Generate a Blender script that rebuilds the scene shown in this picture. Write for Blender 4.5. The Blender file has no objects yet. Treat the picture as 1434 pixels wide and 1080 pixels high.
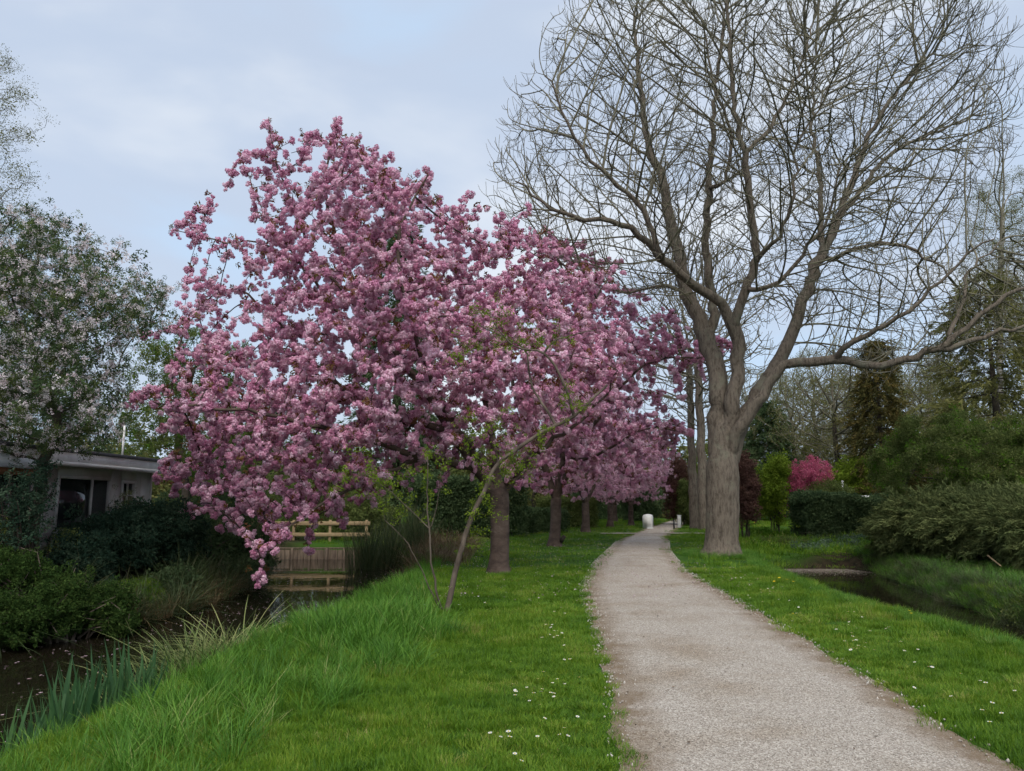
import bpy, math, random, time
import numpy as np
from mathutils import Vector
T0 = time.time()
rng = np.random.default_rng(11)
random.seed(11)
PI = math.pi
scene = bpy.context.scene
COL = scene.collection

# ------------------------------------------------------------------ camera
W, H, F = 1434.0, 1080.0, 1060.0
EYE = 1.6
PITCH = math.atan(160 / F)
cp, sp = math.cos(PITCH), math.sin(PITCH)
cam_d = bpy.data.cameras.new('camera')
cam = bpy.data.objects.new('camera', cam_d)
COL.objects.link(cam)
cam_d.sensor_width = 36.0
cam_d.lens = 36.0 * F / W
cam_d.clip_end = 3000
cam.location = (0, 0, EYE)
cam.rotation_euler = (PI / 2 + PITCH, 0, 0)
scene.camera = cam

# ------------------------------------------------------------------ sky and sun
SUN_EL, SUN_AZ = math.radians(50), math.radians(176)   # azimuth clockwise from +Y: behind the camera
world = bpy.data.worlds.new('World')
scene.world = world
world.use_nodes = True
nt = world.node_tree
N = nt.nodes
N.clear()
out = N.new('ShaderNodeOutputWorld')
bg = N.new('ShaderNodeBackground')
bg.inputs['Strength'].default_value = 0.1
sky = N.new('ShaderNodeTexSky')
sky.sky_type = 'NISHITA'
sky.sun_disc = False
sky.sun_elevation = SUN_EL
sky.sun_rotation = SUN_AZ
sky.air_density = 1.2
sky.dust_density = 2.0
tc = N.new('ShaderNodeTexCoord')
mp = N.new('ShaderNodeMapping')
mp.inputs['Scale'].default_value = (1.0, 1.0, 2.6)
mp.inputs['Rotation'].default_value = (0.0, 0.35, 0.4)
n1 = N.new('ShaderNodeTexNoise')
n1.inputs['Scale'].default_value = 2.3
n1.inputs['Detail'].default_value = 5.0
n1.inputs['Roughness'].default_value = 0.42
n1.inputs['Distortion'].default_value = 0.25
cr = N.new('ShaderNodeValToRGB')
cr.color_ramp.interpolation = 'EASE'
cr.color_ramp.elements[0].position = 0.36
cr.color_ramp.elements[0].color = (2.9, 3.7, 4.75, 1)
cr.color_ramp.elements[1].position = 0.66
cr.color_ramp.elements[1].color = (4.2, 4.45, 4.8, 1)
_e = cr.color_ramp.elements.new(0.49)
_e.color = (2.95, 3.42, 4.2, 1)
mx = N.new('ShaderNodeMix')
mx.data_type = 'RGBA'
mx.inputs['Factor'].default_value = 0.9
L = nt.links.new
L(tc.outputs['Generated'], mp.inputs['Vector'])
L(mp.outputs['Vector'], n1.inputs['Vector'])
L(n1.outputs['Fac'], cr.inputs['Fac'])
L(sky.outputs['Color'], mx.inputs[6])
L(cr.outputs['Color'], mx.inputs[7])
L(mx.outputs[2], bg.inputs['Color'])
L(bg.outputs['Background'], out.inputs['Surface'])

sun_d = bpy.data.lights.new('sun', 'SUN')
sun_d.energy = 1.5
sun_d.angle = math.radians(38)
sun_d.color = (1.0, 0.95, 0.87)
sun = bpy.data.objects.new('sun', sun_d)
COL.objects.link(sun)
sdir = Vector((math.sin(SUN_AZ) * math.cos(SUN_EL), math.cos(SUN_AZ) * math.cos(SUN_EL), math.sin(SUN_EL)))
sun.rotation_euler = sdir.to_track_quat('Z', 'Y').to_euler()

vs = scene.view_settings
vs.view_transform = 'Standard'
vs.look = 'None'
vs.exposure = 1.0
vs.gamma = 1.0
vs.use_curve_mapping = False
cy = scene.cycles
cy.max_bounces = 5
cy.diffuse_bounces = 4
cy.glossy_bounces = 2
cy.use_adaptive_sampling = True
cy.adaptive_threshold = 0.03
cy.transmission_bounces = 4
cy.transparent_max_bounces = 4
cy.caustics_reflective = False
cy.caustics_refractive = False
cy.use_denoising = True

# ------------------------------------------------------------------ pixel <-> place
def ray(px, py):
    x = (np.asarray(px, float) - W / 2) / F
    y = (H / 2 - np.asarray(py, float)) / F
    return x, cp - y * sp, sp + y * cp

def ground(px, py, z=0.0):
    dx, dy, dz = ray(px, py)
    t = (z - EYE) / dz
    return np.array([dx * t, dy * t, z])

def at(px, py, Y):
    dx, dy, dz = ray(px, py)
    t = Y / dy
    return np.array([dx * t, Y, EYE + dz * t])

def proj(P):
    P = np.asarray(P, float)
    z = P[..., 2] - EYE
    fwd = P[..., 1] * cp + z * sp
    up = -P[..., 1] * sp + z * cp
    fwd = np.maximum(fwd, 1e-3)
    return W / 2 + F * P[..., 0] / fwd, H / 2 - F * up / fwd

def smooth(a, b, x):
    t = np.clip((x - a) / (b - a), 0, 1)
    return t * t * (3 - 2 * t)

# ------------------------------------------------------------------ object helpers
def link(o, parent=None):
    COL.objects.link(o)
    if parent is not None:
        o.parent = parent
    return o

def tag(o, label=None, cat=None, group=None, kind=None):
    if label: o['label'] = label
    if cat: o['category'] = cat
    if group: o['group'] = group
    if kind: o['kind'] = kind
    return o

def thing(name, label, cat, loc=(0, 0, 0), group=None, rz=0.0):
    o = bpy.data.objects.new(name, None)
    o.empty_display_size = 0.2
    o.location = [float(v) for v in loc]
    o.rotation_euler = (0, 0, rz)
    link(o)
    return tag(o, label, cat, group)

def mesh_np(name, verts, faces, mat, smooth_sh=False, vals=None):
    """faces: list of (k,n) int arrays or one list of tuples"""
    me = bpy.data.meshes.new(name)
    verts = np.asarray(verts, np.float32).reshape(-1, 3)
    if isinstance(faces, np.ndarray):
        faces = [faces]
    if len(faces) and isinstance(faces[0], np.ndarray):
        tot = np.concatenate([np.full(len(f), f.shape[1], np.int32) for f in faces])
        idx = np.concatenate([f.astype(np.int32).ravel() for f in faces])
    else:
        tot = np.array([len(f) for f in faces], np.int32)
        idx = np.array([i for f in faces for i in f], np.int32)
    start = np.concatenate([[0], np.cumsum(tot)[:-1]]).astype(np.int32)
    me.vertices.add(len(verts))
    me.vertices.foreach_set('co', verts.ravel())
    me.loops.add(len(idx))
    me.loops.foreach_set('vertex_index', idx)
    me.polygons.add(len(tot))
    me.polygons.foreach_set('loop_start', start)
    me.polygons.foreach_set('loop_total', tot)
    if smooth_sh:
        me.polygons.foreach_set('use_smooth', np.ones(len(tot), bool))
    if vals is not None:
        a = me.attributes.new('v', 'FLOAT', 'FACE')
        a.data.foreach_set('value', np.asarray(vals, np.float32))
    me.update()
    me.validate()
    if mat: me.materials.append(mat)
    return me

def obj(name, me, parent=None):
    return link(bpy.data.objects.new(name, me), parent)

class MB:
    """collects boxes / prisms / tubes into one mesh"""
    def __init__(s): s.v = []; s.f = []
    def add(s, vs_, fs_):
        b = len(s.v); s.v += [tuple(map(float, v)) for v in vs_]; s.f += [tuple(i + b for i in f) for f in fs_]
        return s
    def box(s, x0, x1, y0, y1, z0, z1, bev=0.0):
        if bev <= 0:
            return s.add([(x0,y0,z0),(x1,y0,z0),(x1,y1,z0),(x0,y1,z0),(x0,y0,z1),(x1,y0,z1),(x1,y1,z1),(x0,y1,z1)],
                  [(3,2,1,0),(4,5,6,7),(0,1,5,4),(1,2,6,5),(2,3,7,6),(3,0,4,7)])
        b = bev
        ring = lambda z, i: [(x0+i,y0+b,z),(x0+b,y0+i,z),(x1-b,y0+i,z),(x1-i,y0+b,z),(x1-i,y1-b,z),(x1-b,y1-i,z),(x0+b,y1-i,z),(x0+i,y1-b,z)]
        vs_ = ring(z0, b*.6) + ring(z0+b, 0) + ring(z1-b, 0) + ring(z1, b*.6)
        fs_ = [tuple(range(7,-1,-1)), tuple(range(24,32))]
        for k in range(3):
            for i in range(8):
                fs_.append((k*8+i, k*8+(i+1)%8, k*8+8+(i+1)%8, k*8+8+i))
        return s.add(vs_, fs_)
    def prism(s, poly, y0, y1):   # poly in (x,z), extruded along y
        n = len(poly)
        vs_ = [(x,y0,z) for x,z in poly] + [(x,y1,z) for x,z in poly]
        fs_ = [tuple(range(n)), tuple(range(2*n-1,n-1,-1))] + [(i+n, (i+1)%n+n, (i+1)%n, i) for i in range(n)]
        return s.add(vs_, fs_)
    def tube(s, a, b, r0, r1=None, k=8):
        r1 = r0 if r1 is None else r1
        a = Vector(a); b = Vector(b); d = (b-a).normalized()
        u = d.orthogonal().normalized(); w = d.cross(u)
        vs_ = []
        for p, r in ((a, r0), (b, r1)):
            for i in range(k):
                t = 2*PI*i/k; vs_.append(p + u*(r*math.cos(t)) + w*(r*math.sin(t)))
        fs_ = [(i, (i+1)%k, k+(i+1)%k, k+i) for i in range(k)] + [tuple(range(k-1,-1,-1)), tuple(range(k,2*k))]
        return s.add(vs_, fs_)
    def build(s, name, mat, parent=None, sm=False):
        return obj(name, mesh_np(name, s.v, s.f, mat, sm), parent)

# ------------------------------------------------------------------ materials
def new_mat(name):
    m = bpy.data.materials.new(name); m.use_nodes = True
    t = m.node_tree; t.nodes.clear()
    return m, t, t.nodes, t.links.new

def noise_node(n, l, scale, detail=4, rough=0.55, coord='Object', stretch=None):
    c = n.new('ShaderNodeTexCoord')
    t = n.new('ShaderNodeTexNoise')
    t.inputs['Scale'].default_value = scale; t.inputs['Detail'].default_value = detail; t.inputs['Roughness'].default_value = rough
    if stretch:
        mpn = n.new('ShaderNodeMapping'); mpn.inputs['Scale'].default_value = stretch
        l(c.outputs[coord], mpn.inputs['Vector']); l(mpn.outputs['Vector'], t.inputs['Vector'])
    else:
        l(c.outputs[coord], t.inputs['Vector'])
    return t

def ramp(n, l, fac, stops):
    r = n.new('ShaderNodeValToRGB')
    e = r.color_ramp.elements
    while len(e) < len(stops): e.new(0.5)
    for el, (p, c) in zip(e, stops):
        el.position = p; el.color = (*c, 1)
    l(fac, r.inputs['Fac'])
    return r

def surf_mat(name, stops, scale=4, rough=0.85, bump=0.3, bscale=None, detail=6, stretch=None, spec=0.3, bdist=0.02):
    m, t, n, l = new_mat(name)
    o = n.new('ShaderNodeOutputMaterial'); p = n.new('ShaderNodeBsdfPrincipled')
    nz = noise_node(n, l, scale, detail, 0.6, stretch=stretch)
    r = ramp(n, l, nz.outputs['Fac'], stops)
    l(r.outputs['Color'], p.inputs['Base Color'])
    p.inputs['Roughness'].default_value = rough
    p.inputs['Specular IOR Level'].default_value = spec
    if bump:
        nb = noise_node(n, l, bscale or scale*4, 6, 0.65, stretch=stretch)
        b = n.new('ShaderNodeBump'); b.inputs['Strength'].default_value = bump; b.inputs['Distance'].default_value = bdist
        l(nb.outputs['Fac'], b.inputs['Height']); l(b.outputs['Normal'], p.inputs['Normal'])
    l(p.outputs['BSDF'], o.inputs['Surface'])
    return m

def leaf_mat(name, stops, transl=0.3, patch=0.0, pscale=0.4, spec=0.25, rough=0.55):
    """colour from a per-leaf value, a per-clump random and (grass) broad patches over the place"""
    m, t, n, l = new_mat(name)
    o = n.new('ShaderNodeOutputMaterial'); matt = spec < .2; p = n.new('ShaderNodeBsdfDiffuse' if matt else 'ShaderNodeBsdfPrincipled')
    at_ = n.new('ShaderNodeAttribute'); at_.attribute_name = 'v'
    oi = n.new('ShaderNodeObjectInfo')
    a = n.new('ShaderNodeMath'); a.operation = 'MULTIPLY_ADD'; a.inputs[1].default_value = 0.45
    l(at_.outputs['Fac'], a.inputs[0])
    b = n.new('ShaderNodeMath'); b.operation = 'MULTIPLY'; b.inputs[1].default_value = 0.55
    l(oi.outputs['Random'], b.inputs[0]); l(b.outputs[0], a.inputs[2])
    fac = a.outputs[0]
    if patch > 0:
        nz = n.new('ShaderNodeTexNoise'); nz.inputs['Scale'].default_value = pscale; nz.inputs['Detail'].default_value = 3
        l(oi.outputs['Location'], nz.inputs['Vector'])
        s = n.new('ShaderNodeMath'); s.operation = 'SUBTRACT'; s.inputs[1].default_value = 0.5
        l(nz.outputs['Fac'], s.inputs[0])
        q = n.new('ShaderNodeMath'); q.operation = 'MULTIPLY_ADD'; q.inputs[1].default_value = patch; q.use_clamp = True
        l(s.outputs[0], q.inputs[0]); l(fac, q.inputs[2]); fac = q.outputs[0]
    r = ramp(n, l, fac, stops)
    l(r.outputs['Color'], p.inputs['Color' if matt else 'Base Color'])
    if not matt:
        p.inputs['Roughness'].default_value = rough; p.inputs['Specular IOR Level'].default_value = spec
    tr = n.new('ShaderNodeBsdfTranslucent'); l(r.outputs['Color'], tr.inputs['Color'])
    ms = n.new('ShaderNodeMixShader'); ms.inputs[0].default_value = transl
    l(p.outputs['BSDF'], ms.inputs[1]); l(tr.outputs['BSDF'], ms.inputs[2]); l(ms.outputs[0], o.inputs['Surface'])
    return m

M = {}
M['ash_bark'] = surf_mat('ash_bark', [(0.25,(.05,.042,.032)),(0.5,(.135,.112,.085)),(0.72,(.22,.2,.155)),(0.85,(.15,.15,.08))], 2.6, .95, 1.0, 15, stretch=(1,1,.22), bdist=.14)
def bark_mat(name, crack, ridge, lichen, sc=5.0):
    m, t, n, l = new_mat(name)
    o = n.new('ShaderNodeOutputMaterial'); p = n.new('ShaderNodeBsdfPrincipled')
    a_ = noise_node(n, l, sc, 9, .7, stretch=(1.4, 1.4, .36))
    r = ramp(n, l, a_.outputs['Fac'], [(0.36, crack), (0.5, ridge), (0.7, tuple(v*1.35 for v in ridge))])
    b_ = noise_node(n, l, 1.7, 7, .72)
    f = ramp(n, l, b_.outputs['Fac'], [(0.54, (0,0,0)), (0.66, (.8,.8,.8))])
    mx_ = n.new('ShaderNodeMix'); mx_.data_type = 'RGBA'; l(f.outputs['Color'], mx_.inputs['Factor']); l(r.outputs['Color'], mx_.inputs[6]); mx_.inputs[7].default_value = (*lichen, 1)
    l(mx_.outputs[2], p.inputs['Base Color']); p.inputs['Roughness'].default_value = .95; p.inputs['Specular IOR Level'].default_value = .15
    b = n.new('ShaderNodeBump'); b.inputs['Strength'].default_value = .9; b.inputs['Distance'].default_value = .06
    l(a_.outputs['Fac'], b.inputs['Height']); l(b.outputs['Normal'], p.inputs['Normal']); l(p.outputs['BSDF'], o.inputs['Surface'])
    return m
M['ash_bark'] = bark_mat('ash_bark', (.07,.056,.044), (.145,.12,.095), (.18,.172,.13), 9.0)
M['ash_twig'] = surf_mat('ash_twig', [(0.3,(.08,.072,.052)),(0.55,(.16,.145,.1)),(0.75,(.22,.21,.135))], 1.5, .9, .4, 20)
M['cherry_bark'] = surf_mat('cherry_bark', [(0.3,(.04,.027,.022)),(0.55,(.1,.07,.055)),(0.8,(.17,.13,.105))], 4, .9, .6, 18, stretch=(.8,.8,1.3), bdist=.04)
M['cherry_twig'] = surf_mat('cherry_twig', [(0.3,(.02,.014,.012)),(0.7,(.07,.047,.038))], 5, .85, .3, 20)
M['sapling_bark'] = surf_mat('sapling_bark', [(0.3,(.035,.027,.02)),(0.55,(.11,.085,.065)),(0.75,(.17,.14,.11))], 7, .9, .7, 25, stretch=(1,1,.35))
M['dark_bark'] = surf_mat('dark_bark', [(0.3,(.022,.018,.014)),(0.7,(.075,.06,.045))], 3, .9, .6, 12)
M['birch_bark'] = surf_mat('birch_bark', [(0.4,(.06,.055,.05)),(0.55,(.3,.28,.25))], 4, .8, .4, 12)
M['soil'] = surf_mat('soil', [(0.3,(.018,.015,.01)),(0.6,(.05,.038,.025))], 5, .95, .8, 30)

# ground: grassy earth; brown where the banks go down to the water
def ground_mat():
    m, t, n, l = new_mat('grassy_ground')
    o = n.new('ShaderNodeOutputMaterial'); p = n.new('ShaderNodeBsdfPrincipled')
    nz = noise_node(n, l, 0.8, 8, .65)
    g = ramp(n, l, nz.outputs['Fac'], [(0.3,(.02,.05,.008)),(0.55,(.04,.095,.012)),(0.75,(.07,.12,.02))])
    nb = noise_node(n, l, 6, 6, .6)
    s = ramp(n, l, nb.outputs['Fac'], [(0.3,(.013,.011,.008)),(0.7,(.05,.036,.022))])
    at_ = n.new('ShaderNodeAttribute'); at_.attribute_name = 'bare'
    mx_ = n.new('ShaderNodeMix'); mx_.data_type = 'RGBA'
    l(at_.outputs['Fac'], mx_.inputs['Factor']); l(g.outputs['Color'], mx_.inputs[6]); l(s.outputs['Color'], mx_.inputs[7])
    l(mx_.outputs[2], p.inputs['Base Color']); p.inputs['Roughness'].default_value = 1; p.inputs['Specular IOR Level'].default_value = .1
    nn = noise_node(n, l, 40, 4, .6)
    b = n.new('ShaderNodeBump'); b.inputs['Strength'].default_value = .6; b.inputs['Distance'].default_value = .03
    l(nn.outputs['Fac'], b.inputs['Height']); l(b.outputs['Normal'], p.inputs['Normal'])
    l(p.outputs['BSDF'], o.inputs['Surface'])
    return m
M['ground'] = ground_mat()

def path_mat():
    m, t, n, l = new_mat('shell_gravel')
    o = n.new('ShaderNodeOutputMaterial'); p = n.new('ShaderNodeBsdfPrincipled')
    c = n.new('ShaderNodeTexCoord')
    vo = n.new('ShaderNodeTexVoronoi'); vo.inputs['Scale'].default_value = 105
    l(c.outputs['Object'], vo.inputs['Vector'])
    grains = ramp(n, l, vo.outputs['Color'], [(0.1,(.175,.147,.12)),(0.4,(.335,.297,.255)),(0.7,(.46,.415,.36)),(0.95,(.64,.6,.54))])
    big = noise_node(n, l, .9, 5, .6)
    tint = ramp(n, l, big.outputs['Fac'], [(0.3,(.72,.62,.5)),(0.5,(1,.97,.93)),(0.7,(1.12,1.1,1.09))])
    mu = n.new('ShaderNodeMix'); mu.data_type = 'RGBA'; mu.blend_type = 'MULTIPLY'; mu.inputs['Factor'].default_value = .75
    l(grains.outputs['Color'], mu.inputs[6]); l(tint.outputs['Color'], mu.inputs[7])
    # mossy brown soil worn in near the edges
    at_ = n.new('ShaderNodeAttribute'); at_.attribute_name = 'edge'
    en = noise_node(n, l, 3.2, 6, .65)
    ad = n.new('ShaderNodeMath'); ad.operation = 'MULTIPLY'; l(at_.outputs['Fac'], ad.inputs[0]); l(en.outputs['Fac'], ad.inputs[1])
    ef = ramp(n, l, ad.outputs[0], [(0.18,(0,0,0)),(0.5,(.8,.8,.8))])
    e2 = n.new('ShaderNodeMix'); e2.data_type = 'RGBA'
    l(ef.outputs['Color'], e2.inputs['Factor']); l(mu.outputs[2], e2.inputs[6]); e2.inputs[7].default_value = (.17,.115,.065,1)
    l(e2.outputs[2], p.inputs['Base Color']); p.inputs['Roughness'].default_value = .95; p.inputs['Specular IOR Level'].default_value = .2
    b = n.new('ShaderNodeBump'); b.inputs['Strength'].default_value = .7; b.inputs['Distance'].default_value = .012
    l(vo.outputs['Distance'], b.inputs['Height'])
    b2 = n.new('ShaderNodeBump'); b2.inputs['Strength'].default_value = .35; b2.inputs['Distance'].default_value = .05
    l(en.outputs['Fac'], b2.inputs['Height']); l(b.outputs['Normal'], b2.inputs['Normal']); l(b2.outputs['Normal'], p.inputs['Normal'])
    l(p.outputs['BSDF'], o.inputs['Surface'])
    return m
M['path'] = path_mat()

def water_mat():
    m, t, n, l = new_mat('dark_water')
    o = n.new('ShaderNodeOutputMaterial'); p = n.new('ShaderNodeBsdfPrincipled')
    p.inputs['Base Color'].default_value = (.012,.010,.006,1); p.inputs['Roughness'].default_value = .03
    p.inputs['IOR'].default_value = 1.33; p.inputs['Specular IOR Level'].default_value = .5
    nz = noise_node(n, l, 1.4, 3, .5)
    b = n.new('ShaderNodeBump'); b.inputs['Strength'].default_value = .035; b.inputs['Distance'].default_value = .1
    l(nz.outputs['Fac'], b.inputs['Height']); l(b.outputs['Normal'], p.inputs['Normal'])
    l(p.outputs['BSDF'], o.inputs['Surface'])
    return m
M['water'] = water_mat()

def plain(name, c, rough=.6, spec=.4, var=.12, scale=6, bump=.1):
    lo = tuple(v*(1-var) for v in c); hi = tuple(min(1, v*(1+var)) for v in c)
    return surf_mat(name, [(0.35, lo), (0.65, hi)], scale, rough, bump, scale*5, spec=spec)
M['white_paint'] = plain('white_paint', (.68,.68,.66), .6, .4, .1, 3)
M['house_wall'] = plain('house_wall', (.6,.59,.55), .75, .3, .12, 2)
M['roof_felt'] = plain('roof_felt', (.075,.075,.08), .85)
M['white_sheet'] = plain('white_sheet', (.6,.63,.66), .4, .5, .08, 2)
M['rust_beam'] = plain('rust_beam', (.3,.13,.06), .8)
M['black_metal'] = plain('black_metal', (.012,.013,.014), .5)
M['fence_wood'] = surf_mat('fence_wood', [(0.3,(.22,.155,.085)),(0.7,(.4,.29,.165))], 3, .8, .4, 14, stretch=(.3,1,4))
M['old_wood'] = surf_mat('old_wood', [(0.3,(.07,.05,.036)),(0.7,(.2,.15,.11))], 4, .9, .6, 18, stretch=(3,1,.5))
M['stone'] = plain('stone', (.35,.3,.26), .9, .2, .25, 5, .5)
def glass_mat(name, c):
    m, t, n, l = new_mat(name)
    o = n.new('ShaderNodeOutputMaterial'); p = n.new('ShaderNodeBsdfPrincipled')
    nz = noise_node(n, l, 1.2, 2)
    r = ramp(n, l, nz.outputs['Fac'], [(0.3, c), (0.7, tuple(v*1.8 for v in c))])
    l(r.outputs['Color'], p.inputs['Base Color']); p.inputs['Roughness'].default_value = .06
    l(p.outputs['BSDF'], o.inputs['Surface']); return m
M['glass'] = glass_mat('window_glass', (.012,.015,.015))
M['green_glass'] = glass_mat('green_glass', (.02,.028,.022))

# foliage
M['grass'] = leaf_mat('lawn_grass', [(0.0,(.04,.1,.008)),(0.35,(.085,.19,.011)),(0.62,(.14,.255,.016)),(0.88,(.23,.31,.03)),(1.0,(.36,.33,.11))], .35, 1.1, .7)
M['tall_grass'] = leaf_mat('tall_grass', [(0.0,(.035,.1,.013)),(0.45,(.075,.2,.02)),(0.85,(.15,.29,.035)),(1.0,(.36,.36,.14))], .35, .9, 1.1)
M['sedge'] = leaf_mat('sedge', [(0.0,(.05,.09,.025)),(0.5,(.15,.19,.055)),(1.0,(.36,.36,.15))], .3)
M['iris'] = leaf_mat('iris', [(0.0,(.03,.08,.03)),(0.6,(.055,.13,.045)),(1.0,(.09,.18,.055))], .3)
M['dry_grass'] = leaf_mat('dry_grass', [(0.0,(.05,.032,.015)),(0.5,(.13,.085,.04)),(1.0,(.27,.19,.1))], .2)
M['dark_sedge'] = leaf_mat('dark_sedge', [(0.0,(.022,.036,.014)),(0.5,(.05,.075,.026)),(0.8,(.1,.095,.045)),(1.0,(.07,.13,.035))], .2)
M['petal'] = leaf_mat('petal', [(0.0,(.42,.14,.26)),(0.3,(.66,.31,.46)),(0.6,(.82,.52,.65)),(1.0,(.94,.79,.86))], .35, spec=.1, rough=.8)
M['petal_hazed'] = leaf_mat('petal_hazed', [(0.0,(.46,.2,.31)),(0.4,(.71,.41,.54)),(1.0,(.93,.76,.82))], .35, spec=.1, rough=.8)  # paler than the near petals: distance haze and light put into the colour
M['bronze_leaf'] = leaf_mat('bronze_leaf', [(0.0,(.12,.035,.018)),(0.5,(.17,.075,.03)),(1.0,(.13,.12,.03))], .3)
M['apple_petal'] = leaf_mat('apple_petal', [(0.0,(.6,.46,.5)),(0.5,(.8,.72,.73)),(1.0,(.92,.88,.88))], .3, spec=.1, rough=.8)
M['crab_petal'] = leaf_mat('crab_petal', [(0.0,(.32,.05,.11)),(0.6,(.54,.13,.22)),(1.0,(.7,.26,.36))], .3, spec=.1, rough=.8)
M['litter_petal'] = leaf_mat('litter_petal', [(0.0,(.3,.2,.2)),(0.5,(.5,.38,.4)),(1.0,(.65,.58,.58))], .1, spec=.1, rough=.8)
def green(name, lo, mid, hi, tr=.3):
    return leaf_mat(name, [(0.0, lo), (0.5, mid), (1.0, hi)], min(.45, tr+.12), spec=.1)
M['leaf_dark'] = green('leaf_dark', (0.036, 0.062, 0.03), (0.075, 0.115, 0.052), (0.125, 0.17, 0.075), .2)
M['leaf_blue'] = green('leaf_blue', (0.0170,0.0374,0.0238), (0.0340,0.0646,0.0408), (0.0765,0.1105,0.0680), .15)
M['leaf_mid'] = green('leaf_mid', (0.06, 0.085, 0.026), (0.13, 0.165, 0.052), (0.21, 0.245, 0.08))
M['leaf_fresh'] = green('leaf_fresh', (.04,.1,.012), (.08,.17,.018), (.14,.24,.03))
M['leaf_yellow'] = green('leaf_yellow', (0.085, 0.14, 0.015), (0.165, 0.24, 0.028), (0.26, 0.34, 0.05))
M['leaf_olive'] = green('leaf_olive', (0.09, 0.1, 0.035), (0.17, 0.172, 0.062), (0.26, 0.25, 0.095))
M['leaf_purple'] = green('leaf_purple', (0.07, 0.035, 0.03), (0.135, 0.072, 0.058), (0.2, 0.12, 0.09), .2)
M['leaf_ochre'] = green('leaf_ochre', (0.04, 0.055, 0.022), (0.11, 0.1, 0.036), (0.23, 0.165, 0.055), .2)
M['leaf_feather'] = green('leaf_feather', (0.055, 0.075, 0.03), (0.11, 0.135, 0.052), (0.18, 0.2, 0.08), .2)
M['leaf_bramble'] = green('leaf_bramble', (0.018, 0.038, 0.012), (0.045, 0.085, 0.022), (0.1, 0.155, 0.04))
M['leaf_hosta'] = green('leaf_hosta', (0.06, 0.1, 0.06), (0.11, 0.165, 0.1), (0.17, 0.23, 0.14), .2)
M['daisy'] = leaf_mat('daisy_white', [(0.0,(.7,.7,.68)),(1.0,(.85,.85,.84))], .15)
M['yellow'] = leaf_mat('flower_yellow', [(0.0,(.6,.42,.01)),(1.0,(.8,.65,.03))], .15)
M['stone_grain'] = leaf_mat('stone_grain', [(0.0,(.2,.16,.125)),(0.5,(.42,.37,.32)),(1.0,(.68,.64,.58))], 0.0)
M['litter'] = leaf_mat('leaf_litter', [(0.0,(.03,.02,.014)),(0.5,(.09,.055,.03)),(1.0,(.24,.14,.06))], 0.0)

# ------------------------------------------------------------------ small source meshes for scattering
def unit(v):
    v = np.asarray(v, float)
    return v / np.maximum(np.linalg.norm(v, axis=-1, keepdims=True), 1e-9)

def rand_dirs(n, r=rng):
    return unit(r.normal(size=(n, 3)))

def leaves_mesh(name, centers, dirs, ups, ln, wd, mat, fold=.25, vals=None, r=rng):
    """one folded kite (4 verts, 2 tris) per leaf"""
    n = len(centers)
    dirs = unit(dirs); side = unit(np.cross(dirs, ups)); up = np.cross(side, dirs)
    ln = np.broadcast_to(np.asarray(ln, float), (n,))[:, None]; wd = np.broadcast_to(np.asarray(wd, float), (n,))[:, None]
    a = centers - dirs*ln*.5
    b = centers + side*wd*.5 + up*wd*fold - dirs*ln*.05
    c = centers + dirs*ln*.5
    d = centers - side*wd*.5 + up*wd*fold - dirs*ln*.05
    V = np.stack([a, b, c, d], 1).reshape(-1, 3)
    i = np.arange(n)*4
    Fc = np.concatenate([np.stack([i, i+1, i+2], 1), np.stack([i, i+2, i+3], 1)])
    vals = r.random(n) if vals is None else vals
    return mesh_np(name, V, Fc, mat, False, np.concatenate([vals, vals]))

def clump(name, mat, n=26, ln=.42, wd=.24, rad=.8, flat=1.0, out=.6, seed=0):
    r = np.random.default_rng(seed)
    d = rand_dirs(n, r); c = d*(r.random((n, 1))**.45)*rad; c[:, 2] *= flat
    dirs = d*out + rand_dirs(n, r)*.7
    return leaves_mesh(name, c, dirs, rand_dirs(n, r)*.6+np.array([0,0,1.]), ln*r.uniform(.7,1.3,n), wd*r.uniform(.7,1.3,n), mat, r=r)

def pom(name, mat, seed, nf=7, npet=26):
    r = np.random.default_rng(seed)
    fc = rand_dirs(nf, r); fc[:, 2] = fc[:, 2]*.8-.1
    cs, ds, us, vv, sz = [], [], [], [], []
    for k in range(nf):
        d = rand_dirs(npet, r)
        base = fc[k]*.55
        tone = r.random()
        rf = r.uniform(.42, .58)
        tang = unit(np.cross(d, rand_dirs(npet, r)))
        cs.append(base + d*rf*r.uniform(.75,1.05,(npet,1))); ds.append(tang + d*.45); us.append(d)
        vv.append(np.clip(.55*tone + .45*r.random(npet), 0, 1)); sz.append(np.full(npet, rf*.68))
    cs, ds, us = map(np.concatenate, (cs, ds, us)); sz = np.concatenate(sz)
    return leaves_mesh(name, cs, ds, us, sz*1.0, sz*.95, mat, -.18, np.concatenate(vv), r)

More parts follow.
